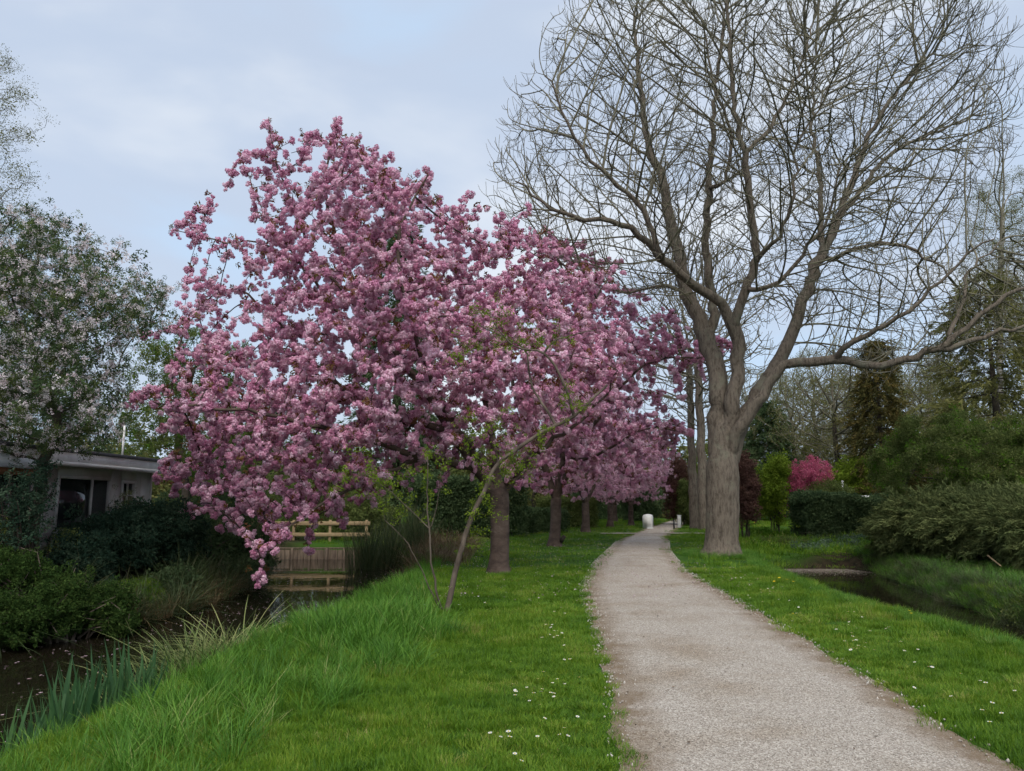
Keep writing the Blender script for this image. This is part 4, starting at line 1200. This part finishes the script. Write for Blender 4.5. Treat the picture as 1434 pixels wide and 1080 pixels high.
# thickets and trees that close the view
bgr, _ = bare_tree('bare_tree', 'bare olive twigged tree with dark forked stem left of the golden brown conifer', at(1178, 742, 47)*[1,1,0], 11.5, 3.6, .24, 900, .014, M['dark_bark'], M['ash_twig'], 'small_olive', 2200, .26, 'half bare trees beyond the garden', .42, .2, 3)
for px, Y, rz, sc, lb in [(1118, 58, 1.0, 1.05, 'half bare tree behind the golden shrub'), (1060, 66, 2.5, 1.15, 'half bare tree seen past the right side of the huge trunk'), (1228, 60, 4.0, 1.1, 'half bare tree directly behind the golden brown conifer'),
                          (1310, 52, 5.2, 1.0, 'half bare tree behind the broad spreading green tree'), (1362, 60, .4, 1.1, 'half bare tree left of the olive pine'), (1480, 50, 2.0, 1.1, 'half bare tree right of the olive pine'), (1150, 68, 3.3, 1.3, 'taller half bare tree behind the magenta crab apple'), (1270, 66, 1.7, 1.35, 'taller half bare tree between the conifer and the spreading tree'), (1340, 70, 3.0, 1.3, 'taller half bare tree behind the left edge of the olive pine'), (1205, 56, .2, .95, 'smaller half bare tree beside the white garden post')]:
    copy_tree(bgr, at(px, 742, Y)*[1,1,0], rz, sc, lb)
wood_pts, wood_s = [], []
for q in range(60):
    ang = math.radians(-46 + q*92/59); R_ = 88 + 14*math.sin(q*1.7) + rng.uniform(-5, 5); hgt = rng.uniform(5, 10.5)
    c = np.array([R_*math.sin(ang), R_*math.cos(ang), hgt*.45]); P = ellipsoid_points(190, c, [4.6, 3, hgt*.55], .5); wood_pts.append(P[P[:, 2] > 0])
wp = np.vstack(wood_pts)
hf = rng.random(len(wp)) < .55
scatter('far_wood', 'olive', wp[hf], .9*rng.uniform(.6, 1.4, hf.sum()), label='olive brown wood closing the view beyond the gardens')
scatter('far_wood', 'mid', wp[~hf], .9*rng.uniform(.6, 1.4, (~hf).sum()), label='green undergrowth of the far wood beyond the gardens')
for (x, y, h_, s_, k, lb) in [(-4.5, 46, 7.5, 3.2, 'mid', 'green tree glimpsed through the largest cherry crown'), (-14, 44, 8, 3.6, 'mid', 'broad green tree behind the fresh green tree'), (-21, 36, 7.5, 3.6, 'dark', 'dark leafy tree behind the bungalow'), (1.5, 54, 6.5, 3.0, 'olive', 'olive tree behind the third cherry')]:
    bare_tree('leafy_tree', lb, (x, y, 0), h_, s_, .2, 420, .014, M['dark_bark'], M['dark_bark'], k, 900, .42, 'trees behind the cherries', .55, .12, 0)
print('plants', round(time.time()-T0, 1))

# ------------------------------------------------------------------ bungalow on the left bank
HB = np.array([-9.6, 20.3, .12])
hs = thing('bungalow', 'low white bungalow with flat felt roof and large dark window behind the canal bank', 'house', HB)
# local axes: x = out towards the canal (+), y along the front, front runs from y=-9.5 (near) to 0 (far corner)
wt = .2; ft = 2.22
def wall_with_holes(x0, x1, y0, y1, z0, z1, holes):
    """front wall slab (thickness x0..x1) as boxes round the openings"""
    mb = MB(); ys_ = sorted({y0, y1, *[v for hh in holes for v in hh[:2]]})
    for a_, b_ in zip(ys_[:-1], ys_[1:]):
        hh = [g for g in holes if g[0] <= a_ and g[1] >= b_]
        if not hh: mb.box(x0, x1, a_, b_, z0, z1)
        else:
            g = hh[0]; mb.box(x0, x1, a_, b_, z0, g[2]); mb.box(x0, x1, a_, b_, g[3], z1)
    return mb
holes = [(-4.2, -2.05, .82, 2.0), (-1.55, -.85, .95, 1.95)]
mb = wall_with_holes(-wt, 0, -9.5, 0, -.1, ft, holes)
mb.box(-6, -wt, -.2, 0, -.1, ft); mb.box(-6, -5.8, -9.5, -.2, -.1, ft); mb.box(-5.8, -wt, -9.5, -9.3, -.1, ft)
wall = mb.build('wall', M['house_wall'], hs)
for y_ in np.arange(-9.0, 0, .6):
    if any(g[0]-.02 < y_ < g[1]+.02 for g in holes): continue
    MB().box(.001, .014, y_, y_+.03, -.05, ft-.02).build('batten', M['house_wall'], wall)
rf = MB().box(-6.4, .5, -9.9, .4, ft+.22, ft+.3).build('roof', M['roof_felt'], hs)
MB().box(-6.3, .44, -9.84, .34, ft+.002, ft+.218).build('soffit', M['house_wall'], rf)
MB().box(.442, .475, -9.9, .4, ft-.02, ft+.26).build('fascia', M['white_paint'], rf)
MB().box(-6.3, .44, .342, .372, ft-.02, ft+.26).build('fascia', M['white_paint'], rf)
for (a_, b_, c_, d_), nm in zip(holes, ('big', 'small')):
    w = MB()
    w.box(-.08, .03, a_, a_+.07, c_, d_); w.box(-.08, .03, b_-.07, b_, c_, d_); w.box(-.08, .03, a_+.07, b_-.07, d_-.07, d_); w.box(-.08, .03, a_+.07, b_-.07, c_, c_+.07)
    wo = w.build('window', M['white_paint'] if nm == 'small' else M['house_wall'], hs)
    MB().box(-.06, -.045, a_+.07, b_-.07, c_+.07, d_-.07).build('pane', M['glass'], wo)
    MB().box(.0, .12, a_-.05, b_+.05, c_-.05, c_-.003).build('sill', M['white_paint'], wo)
    if nm == 'small':
        MB().box(-.042, .0, (a_+b_)/2-.015, (a_+b_)/2+.015, c_+.07, d_-.07).build('glazing_bar', M['white_paint'], wo)
        for z_ in (c_+.36, c_+.64): MB().box(-.044, -.002, a_+.07, b_-.07, z_-.015, z_+.015).build('glazing_bar', M['white_paint'], wo)
    else:
        MB().box(-.042, .0, a_+1.35, a_+1.41, c_+.07, d_-.07).build('glazing_bar', M['house_wall'], wo)
MB().tube((.5, -9.8, ft+.0), (.5, .36, ft-.03), .05, .05, 8).build('gutter', M['house_wall'], rf)
MB().tube((.05, -.12, -.1), (.05, -.12, ft-.02), .035, .035, 8).build('downpipe', M['house_wall'], hs)
MB().tube((-.9, .15, ft+.3), (-.9, .15, ft+1.25), .03, .025).build('flue_pipe', M['white_paint'], hs)

# glasshouse lean-to in front, with white curved roof and black posts
GH = np.array([-8.75, 12.4, .1])
gh = thing('garden_shelter', 'glazed garden shelter with white roof, rusty beam and thin black posts by the bungalow', 'shed', GH)
poly_ = [(-2.6, 2.05), (.25, 2.05), (.05, 2.22), (-.35, 2.42), (-.8, 2.5), (-1.6, 2.5), (-2.2, 2.4)]
MB().prism(poly_, -2.2, 1.55).build('roof', M['white_sheet'], gh)
MB().box(-.12, .1, -2.1, 1.5, 1.93, 2.047).build('beam', M['rust_beam'], gh)
for y_ in (-2.0, -.85, .3, 1.42): MB().box(-.03, .03, y_-.025, y_+.025, -.1, 1.93).build('post', M['black_metal'], gh)
for y_ in (-1.975, -.825, .325): MB().box(-.01, .0, y_, y_+1.1, .25, 1.925).build('pane', M['green_glass'], gh)
MB().box(-.02, .008, -1.975, 1.395, -.1, .245).build('kick_board', M['old_wood'], gh)
MB().box(-2.5, -.035, 1.43, 1.45, -.1, 1.925).build('side_panel', M['old_wood'], gh)
MB().box(-2.55, -2.5, -2.0, 1.45, -.1, 1.925).build('back_panel', M['old_wood'], gh)

# ------------------------------------------------------------------ plank wall and rail fence at the end of the canal
RW = np.array([-7.2, 27.62, WATER_L])
rw = thing('retaining_wall', 'weathered plank wall holding the bank at the end of the canal', 'wall', RW)
x = -2.6
while x < 2.35:
    w_ = rng.uniform(.2, .27); hh = rng.uniform(.30, .36); y_ = rng.uniform(-.012, .012)
    MB().box(x, x+w_-.012, y_-.02, y_+.02, -.45, hh, .006).build('plank', M['old_wood'], rw); x += w_
for x in np.arange(-2.5, 2.4, .62): MB().tube((x, -.07, -.5), (x, -.07, .4), .045, .042, 8).build('post', M['old_wood'], rw)
MB().box(-2.62, 2.36, -.03, .06, .365, .41, .008).build('capping', M['old_wood'], rw)
FZ = height(-7.2, 29.6)
FB = np.array([-7.2, 29.6, float(FZ)])
fe = thing('rail_fence', 'low two rail wooden fence on the bank behind the canal end', 'fence', FB)
for z_, h_ in ((.62, .15), (.2, .14)): MB().box(-4.2, 1.75, -.05, -.015, z_-FZ*0, z_+h_, .008).build('rail', M['fence_wood'], fe)
for x in (-4.0, -2.6, -1.2, .2, 1.6): MB().box(x-.05, x+.05, -.012, .085, -.1, .82, .01).build('post', M['fence_wood'], fe)

# ------------------------------------------------------------------ bridge end, posts, garden bits
BP = ground(907, 740.5); BP[2] = 0
bp = thing('bridge_parapet', 'small white rounded parapet slab at the start of the far bridge', 'parapet', BP, rz=-.3)
prof = [(-.26, -.1), (.26, -.1), (.26, .66), (.22, .74), (.1, .79), (-.05, .8), (-.2, .76), (-.26, .68)]
MB().prism(prof, -.1, .55).build('slab', M['white_paint'], bp); MB().box(-.17, .19, -.118, -.101, .12, .62).build('panel', M['house_wall'], bp)
MB().box(-.02, .34, -.22, -.102, -.05, .06, .01).build('foot_block', M['white_paint'], bp)
q = ground(951.5, 739.5); q[2] = 0
wp_ = thing('white_post', 'square white bridge post across the path from the white parapet', 'post', q)
MB().box(-.09, .09, -.09, .09, -.1, .68, .012).build('shaft', M['white_paint'], wp_); MB().box(-.11, .11, -.11, .11, .681, .73, .012).build('cap', M['white_paint'], wp_)
q = ground(944, 741.5); q[2] = 0
dp = thing('dark_post', 'thin dark bollard standing before the white bridge post', 'post', q)
MB().tube((0,0,-.1), (0,0,.5), .045, .042, 10).build('shaft', M['black_metal'], dp); MB().tube((0,0,.501), (0,0,.53), .05, .03, 10).build('cap', M['black_metal'], dp)
q = place(1161.5, 756)
gs = thing('garden_stake', 'pale topped wooden stake in front of the dark clipped hedge', 'stake', q)
MB().box(-.045, .045, -.04, .04, -.1, .5, .008).build('shaft', M['old_wood'], gs); MB().box(-.05, .05, -.045, .045, .501, .62, .008).build('tip', M['fence_wood'], gs)
q = at(1184, 742, 38); q[2] = height(q[0], q[1])
gp = thing('garden_post', 'tall thin white post above the clipped hedge beside the yellow green bush', 'post', q)
MB().tube((0,0,-.1), (0,0,2.3), .05, .05, 10).build('shaft', M['white_paint'], gp); MB().tube((0,0,2.301), (0,0,2.36), .065, .04, 10).build('cap', M['white_paint'], gp)
q = at(1247, 740, 40); q[2] = .1
sh = thing('garden_building', 'long low building with a thin white roof edge behind the hedge', 'building', q)
MB().box(-3.2, 3.0, 0, 3.5, -.1, 1.55).build('wall', M['old_wood'], sh)
rf = MB().box(-3.4, 3.2, -.25, 3.8, 1.552, 1.66).build('roof', M['roof_felt'], sh); MB().box(-3.42, 3.22, -.29, -.252, 1.53, 1.72).build('fascia', M['white_paint'], rf)
for x_ in (-2.2, -.4, 1.4):
    wo = MB().box(x_, x_+.9, -.03, -.002, .55, 1.35).build('window', M['white_paint'], sh); MB().box(x_+.07, x_+.83, -.04, -.032, .62, 1.28).build('pane', M['glass'], wo)
for px_, hh in ((1124, .28), (1133, .24), (1141, .26)):
    q = place(px_, 752); st = thing('log_stump', 'short sawn log standing in the flower bed near the hedge', 'log', q, 'sawn logs in the bed')
    MB().tube((0,0,-.05), (0,0,hh), .13, .12, 12).build('side', M['old_wood'], st); MB().tube((0,0,hh+.001), (0,0,hh+.012), .112, .11, 12).build('cut_face', M['fence_wood'], st)
q = C2 + np.array([.27, -.16, 0]); 
sb = MB().tube((0,0,.12), (.12,-.1,.3), .09, .07, 10)
o = sb.build('cut_stub', M['dark_bark'], None); o.location = (.2, -.12, 0.05)
o.parent = [c for c in COL.objects if c.get('label','').startswith('pink cherry tree second')][0]
# branches lying about: a fallen stick under the feathery bush
q0, q1 = at(1383, 778, 17.6), at(1402, 793, 17.1)
tag(MB().tube(q0, q1, .02, .014, 7).build('broken_branch', M['fence_wood']), 'pale broken branch hanging under the feathery bush', 'branch')

# ------------------------------------------------------------------ grass, reeds, flowers
def in_view(x, y, m=80):
    px, py = proj(np.stack([x, y, np.zeros_like(x)], -1)); return (px > -m) & (px < W+m) & (y > 3.2) & (py < H+160)
def lawn_ok(x, y):
    return (canal_in(x, y) < -.25) & (ditch_in(x, y) < -.2) & (x > np.where(y < 34, -7.4, -40)) & ~((x > 9) & (y > 8) & (y < 31) & (x > ditch_edges(y)[1]-.2))
def sample(n, y0, y1):
    y = np.sqrt(rng.uniform(y0*y0, y1*y1, n)); x = rng.uniform(-.76, .76, n)*y; return x, y
def tall_zone(x, y):
    """long grass along the canal bank"""
    lim = np.interp(y, [3, 4.8, 6, 7.5, 9, 10.5, 12, 14, 20], [-1.9, -1.75, -1.45, -1.05, -.75, -.8, -1.3, -1.7, -1.9]) + .22*wav(x, y, 1.9, .4)
    return (x < lim) & (x > canal_edges(y)[1] - .15) & (y < 24)
tr_d = lambda x, y: np.minimum(np.hypot(x-C1[0], y-C1[1]), np.hypot(x-ash.location[0], y-ash.location[1]) - .35)
for nm, key, n, y0, y1, s0, s1, mg, lb in [('lawn_grass', 'lawn', 9500, 3.3, 9, .8, 1.25, .03, 'short mown grass of the near lawn'), ('lawn_grass', 'lawn', 11000, 9, 18, 1.1, 1.7, .02, 'short grass of the lawn around the first cherry'), ('lawn_grass', 'lawn_far', 9000, 18, 62, .9, 1.5, .0, 'short grass of the far lawn')]:
    x, y = sample(n, y0, y1)
    pd = path_in(x, y) + .03*np.sin(y*7) + .05*rng.normal(size=n)
    k = in_view(x, y) & lawn_ok(x, y) & (pd < -mg) & (tr_d(x, y) > .3)
    x, y = x[k], y[k]; m = len(x)
    s = rng.uniform(s0, s1, m)
    lush = 1 + .35*wav(x, y, .8, 2.0)*.5 + .35*smooth(-.4, -1.6, pd[k])
    lush = np.where(x > 5.2, lush*1.3, lush)
    scatter(nm, key, np.stack([x, y, height(x, y)], 1), np.stack([s, s, s*lush*rng.uniform(.7, 1.2, m)], 1), rot=upright(m, .1), label=lb)
x, y = sample(16000, 3.3, 24); k = tall_zone(x, y) & in_view(x, y, 200); x, y = x[k], y[k]; m = len(x)
s = rng.uniform(.5, .95, m)*np.interp(y, [3, 6, 9, 12, 24], [.55, .8, 1.0, .95, 1.0])*np.interp(x-canal_edges(y)[1], [-.2, .7, 1.4], [.6, .75, 1.0])*(1+.18*wav(x, y, 1.3, .9))
scatter('tall_grass', 'tall', np.stack([x, y, height(x, y)], 1), s, rot=upright(m, .16), label='long bright grass along the canal bank')
# grass fringe of the right ditch bank
y = rng.uniform(4, 22, 2600); x = ditch_edges(y)[0] - rng.uniform(.05, .8, 2600); k = in_view(x, y)
scatter('tall_grass', 'tall', np.stack([x, y, height(x, y)], 1)[k], rng.uniform(.15, .38, k.sum()), rot=upright(k.sum(), .15), label='long grass fringe at the lawn edge above the ditch')
# round the big trunk and cherry feet
a_ = rng.uniform(0, 2*PI, 260); r_ = rng.uniform(.6, 1.15, 260); x = base_x = ash.location[0] + r_*np.cos(a_); y = ash.location[1] + r_*np.sin(a_)
scatter('tall_grass', 'tall', np.stack([x, y, height(x, y)], 1), rng.uniform(.25, .6, 260), rot=upright(260, .15), label='uncut grass ring at the foot of the huge trunk')

def plant(name, label, cat, key, pts, s, group=None):
    pts = np.asarray(pts); b = pts.mean(0)
    t = thing(name, label, cat, b, group)
    scatter('leaves', key, pts, s, t, b, rot=upright(len(pts), .12)); return t
def disc(px, py, rx, ry, n, z=None):
    c = place(px, py) if z is None else ground(px, py, z)
    a_ = rng.uniform(0, 2*PI, n); r_ = np.sqrt(rng.random(n)); P = np.stack([c[0]+rx*r_*np.cos(a_), c[1]+ry*r_*np.sin(a_), np.zeros(n)], 1); P[:, 2] = height(P[:, 0], P[:, 1]); return P
plant('sedge', 'arching yellowish sedge clump at the canal edge', 'sedge', 'sedge', disc(250, 940, .6, 1.0, 60, -.25), rng.uniform(.9, 1.35, 60))
plant('sedge', 'smaller yellowish sedge clump beyond the large one at the canal edge', 'sedge', 'sedge', disc(335, 893, .45, .9, 34, -.25), rng.uniform(.8, 1.15, 34))
P = []
for px_, py_ in [(20,1052),(60,1048),(95,1040),(130,1030),(165,1012),(190,1000),(215,985),(10,1075),(55,1080),(40,1060),(110,1050),(145,1035),(180,1020)]:
    c = ground(px_, py_, -.3); P.append([c[0], c[1], min(-.12, float(height(c[0], c[1])))])
P = np.array(P)
for i, lb in ((slice(0, 7), 'blue green iris blades standing at the canal edge below the sedge'), (slice(7, 13), 'blue green iris blades nearer the long grass')):
    Q = np.repeat(P[i], 4, 0) + rng.normal(size=(len(P[i])*4, 3))*[.12, .16, .0]
    plant('iris_plant', lb, 'iris', 'iris', Q, rng.uniform(.75, 1.15, len(Q)))
plant('reed_bed', 'tall dark reeds at the canal end beside the plank wall', 'reeds', 'reed', np.stack([x_ := rng.uniform(-4.9, -2.8, 60), y_ := rng.uniform(23.4, 27.3, 60), np.maximum(height(x_, y_), -.55)], 1), rng.uniform(.45, 1.05, 60))
x_ = rng.uniform(-3.2, -1.2, 120); y_ = rng.uniform(19, 27, 120)
plant('dry_reeds', 'pale dry grass standing behind the leaning sapling', 'reeds', 'dry', np.stack([x_, y_, height(x_, y_)], 1), rng.uniform(.7, 1.2, 120))
y_ = rng.uniform(12.5, 23, 90); x_ = canal_edges(y_)[0] - rng.uniform(-.2, .5, 90)
plant('hanging_sedge', 'dark brown sedge hanging over the far canal bank', 'sedge', 'dark_sedge', np.stack([x_, y_, np.maximum(height(x_, y_), -.45)], 1), rng.uniform(.6, 1.1, 90))
y_ = rng.uniform(12.5, 18.5, 34); x_ = canal_edges(y_)[0] + rng.uniform(-.4, .25, 34)
plant('dry_sedge', 'dry straw coloured sedge under the dark shrub at the waterline', 'sedge', 'dry', np.stack([x_, y_, np.maximum(height(x_, y_), -.45)], 1), rng.uniform(.6, .95, 34))
plant('dry_tussock', 'straw coloured tussock on the far ditch bank', 'grass', 'dry', disc(1252, 815, .6, .6, 34), rng.uniform(.55, .9, 34))
# right bank of the ditch: rough grass and low plants
y_ = rng.uniform(8, 30, 5200); x_ = np.maximum(ditch_edges(np.minimum(y_, 22))[1], 8.2) + 5.5*rng.random(5200)**1.6 + .02
k = in_view(x_, y_)
kd = k & (rng.random(5200) < .3); k = k & ~kd
scatter('rough_grass', 'dark_sedge', np.stack([x_, y_, height(x_, y_)], 1)[kd], rng.uniform(.15, .35, kd.sum()), rot=upright(kd.sum(), .2), label='brownish weeds between the rough grass of the far ditch bank')
scatter('rough_grass', 'tall', np.stack([x_, y_, height(x_, y_)], 1)[k], rng.uniform(.25, .62, k.sum()), rot=upright(k.sum(), .2), label='rough grass and weeds on the far ditch bank')
y_ = rng.uniform(7, 22.5, 700); x_ = ditch_edges(y_)[1] + rng.uniform(-.12, .6, 700); k = in_view(x_, y_)
scatter('rough_grass', 'dark_sedge', np.stack([x_, y_, height(x_, y_)], 1)[k], rng.uniform(.14, .34, k.sum()), rot=upright(k.sum(), .25), label='brown sedge fringe along the far edge of the ditch')
x_ = rng.uniform(7.5, 14, 420); y_ = rng.uniform(22.6, 30, 420)
scatter('rough_grass', 'lawn_far', np.stack([x_, y_, height(x_, y_)+.01], 1), rng.uniform(1, 2, 420), rot=upright(420, .2), label='weedy grass between the flower bed plants')
for i, (px_, py_, key, n, s, lb) in enumerate([
    (1175,768,'hosta',26,.16,'grey green leafy perennial in the flower bed below the stake'), (1110,765,'mid',22,.15,'green leafy perennial at the near end of the flower bed'), (1135,772,'hosta',22,.15,'blue green perennial at the flower bed edge'),
    (1200,764,'hosta',18,.15,'silvery perennial at the foot of the feathery bush'), (1090,752,'fresh',20,.14,'bright green perennial near the sawn logs'), (1065,748,'fresh',18,.15,'bright green perennial beside the purple shrub'),
    (1390,852,'yellow',46,.075,'yellow green spurge plant on the ditch bank'), (1345,845,'mid',46,.1,'dark green leafy weed on the ditch bank'), (1300,835,'fresh',30,.09,'light green weed beside the straw tussock'), (1425,858,'fresh',40,.09,'light green weed beside the spurge'), (1235,775,'mid',24,.12,'green weed at the foot of the feathery bush'), (1155,760,'dark',24,.14,'dark leafy perennial under the clipped hedge'), (1085,762,'mid',22,.13,'low green perennial nearest the huge trunk'), (1215,790,'olive',26,.11,'olive weed on the bank above the tan grey scum'), (1290,812,'dark',26,.1,'dark weed under the middle of the feathery bush'), (1330,826,'olive',26,.09,'olive weed beside the dark green leafy weed'), (1405,838,'mid',30,.09,'green weed under the broken branch')]):
    n = int(n*1.8); D_ = disc(px_, py_, .6 if py_ < 800 else .42, .5, n); D_[:, 2] += rng.uniform(.02, .22, n)*(1 if key != 'yellow' else 1.1)
    shr = thing('garden_plant', lb, 'plant', [D_[:, 0].mean(), D_[:, 1].mean(), float(height(D_[:, 0].mean(), D_[:, 1].mean()))], 'bed and bank plants')
    scatter('leaves', key, D_, s*rng.uniform(.7, 1.3, n), shr, shr.location)

# daisies, dandelions, daffodils
def flower(name, mat_head, mat_eye, r, h, petals, parts=True):
    Vv, Ff = [], []
    for i in range(petals):
        a_ = 2*PI*i/petals; w_ = PI/petals*.9
        b = len(Vv); Vv += [(0, 0, h), (r*.8*math.cos(a_-w_), r*.8*math.sin(a_-w_), h+.15*r), (r*math.cos(a_), r*math.sin(a_), h+.2*r), (r*.8*math.cos(a_+w_), r*.8*math.sin(a_+w_), h+.15*r)]; Ff.append((b, b+1, b+2, b+3))
    petal_me = mesh_np('petals', Vv, Ff, mat_head)
    eye = MB().tube((0,0,h), (0,0,h+.3*r), r*.36, r*.22, 8); eye_me = mesh_np('eye', eye.v, eye.f, mat_eye)
    stem = MB().tube((0,0,-.02), (0,0,h), .0025, .002, 5); stem_me = mesh_np('stem', stem.v, stem.f, M['grass'])
    return petal_me, eye_me, stem_me
def put_flower(name, meshes, p, s, label, cat, group):
    t = thing(name, label, cat, p, group, rng.uniform(0, 6.28)); t.scale = [s]*3; t.rotation_euler[0] = rng.normal()*.15; t.rotation_euler[1] = rng.normal()*.15
    for nm, me in zip(('petals', 'eye', 'stem'), meshes): obj(nm, me, t)
daisy_m = flower('daisy', M['daisy'], M['yellow'], .014, .06, 9)
dand_m = flower('dandelion', M['yellow'], M['yellow'], .024, .1, 12)
spots = []
for (cx, cy_, n, sx, sy, side) in [(770,890,16,16,10,'l'),(748,982,14,26,10,'l'),(725,1050,7,30,18,'l'),(780,960,8,20,30,'l'),(800,1010,6,25,30,'l'),(735,840,12,50,25,'l'),(790,830,8,25,25,'l'),(690,870,5,50,20,'l'),
                              (1190,890,12,20,10,'r'),(1235,905,9,22,12,'r'),(1195,908,5,12,8,'r'),(1080,830,12,25,6,'r'),(1100,845,7,30,14,'r'),(1355,970,4,30,20,'r'),(1400,1000,6,30,18,'r'),(1290,935,5,40,20,'r'),(1180,860,8,50,20,'r')]:
    for _ in range(n): spots.append((cx+rng.normal()*sx, cy_+rng.normal()*sy, side))
nd_ = 0
for px_, py_, side in spots:
    p = place(px_, py_)
    if path_in(p[0], p[1]) > -.06 or p[1] > 20 or not bool(lawn_ok(p[0], p[1])): continue
    p[2] += .006
    put_flower('daisy', daisy_m, p, rng.uniform(.9, 1.4), 'small white daisy in the short grass %s' % ('between the path and the canal' if side == 'l' else 'between the path and the ditch'), 'daisy', 'daisies in the %s lawn' % ('canal side' if side == 'l' else 'ditch side')); nd_ += 1
for px_, py_ in [(1270,867),(1276,871),(1108,872),(1092,818),(1100,820),(1112,824),(1085,822)]:
    p = place(px_, py_)
    put_flower('dandelion', dand_m, p, rng.uniform(1.0, 1.3), 'yellow dandelion head in the grass above the ditch', 'dandelion', 'dandelions above the ditch')
for px_, py_ in [(1112,752),(1116,750),(1118,753),(1060,741),(1109,751)]:
    p = place(px_, py_)
    put_flower('daffodil', dand_m, p, 3.4, 'yellow daffodil in the flower bed by the sawn logs', 'daffodil', 'daffodils in the bed')

# gravel, litter and petals
n = 5200; y = np.sqrt(rng.uniform(9, 30*30, n)); a_, b_ = path_edges(y); sd = rng.random(n) < .5
off = np.abs(rng.normal(size=n))*.16 - .06
x = np.where(sd, a_ + off, b_ - off)
scatter('gravel', 'pebble', np.stack([x, y, np.full(n, .018)], 1), rng.uniform(.006, .02, n), label='loose pale shell gravel along the path edges')
n = 7000; y = np.sqrt(rng.uniform(9, 20*20, n)); a_, b_ = path_edges(y); u_ = rng.random(n); x = a_ + (b_-a_)*u_
scatter('gravel', 'pebble', np.stack([x, y, .012 + .03*np.sin(u_*PI)], 1), rng.uniform(.002, .008, n), label='loose grit strewn over the path')
n = 2200; y = np.sqrt(rng.uniform(9, 38*38, n)); a_, b_ = path_edges(y); u_ = np.where(rng.random(n) < .75, rng.beta(.5, .5, n), rng.random(n)); x = a_ + (b_-a_)*u_
scatter('leaf_litter', 'litter', np.stack([x, y, .016 + .03*np.sin(u_*PI)], 1), rng.uniform(.005, .017, n), rot=upright(n, .25), label='small dry brown leaves and husks on the path')
n = 900; y = rng.uniform(4, 24, n); a_, b_ = canal_edges(y); x = a_ + (b_-a_)*rng.beta(.9, 1.3, n); k = canal_in(x, y) > .1
scatter('floating_petals', 'petals', np.stack([x, y, np.full(n, WATER_L+.004)], 1)[k], rng.uniform(.008, .028, k.sum()), rot=upright(k.sum(), .05), label='pale fallen petals floating on the canal')
n = 9000; y = 23 - np.abs(rng.normal(size=n))*.75; a_, b_ = ditch_edges(y); x = a_ + (b_-a_)*rng.random(n); k = ditch_in(x, y) > .05
scatter('floating_scum', 'scum', np.stack([x, y, np.full(n, WATER_R+.004)], 1)[k], rng.uniform(.008, .022, k.sum()), rot=upright(k.sum(), .05), label='tan grey scum floating at the far end of the ditch')
n = 4200; a_ = rng.uniform(0, 2*PI, n); r_ = 5*np.sqrt(rng.random(n)); ci_ = rng.integers(0, 3, n); cc = np.array([C1, C2, C3])[ci_]; x = cc[:, 0]+r_*np.cos(a_)+.5; y = cc[:, 1]+r_*np.sin(a_); k = lawn_ok(x, y)
scatter('fallen_petals', 'petals', np.stack([x, y, height(x, y)+.05], 1)[k], rng.uniform(.009, .02, k.sum()), rot=upright(k.sum(), .4), label='pink petals fallen on the grass and path under the cherries')
print('done', nd_, 'daisies', len(COL.objects), 'objects', round(time.time()-T0, 1))
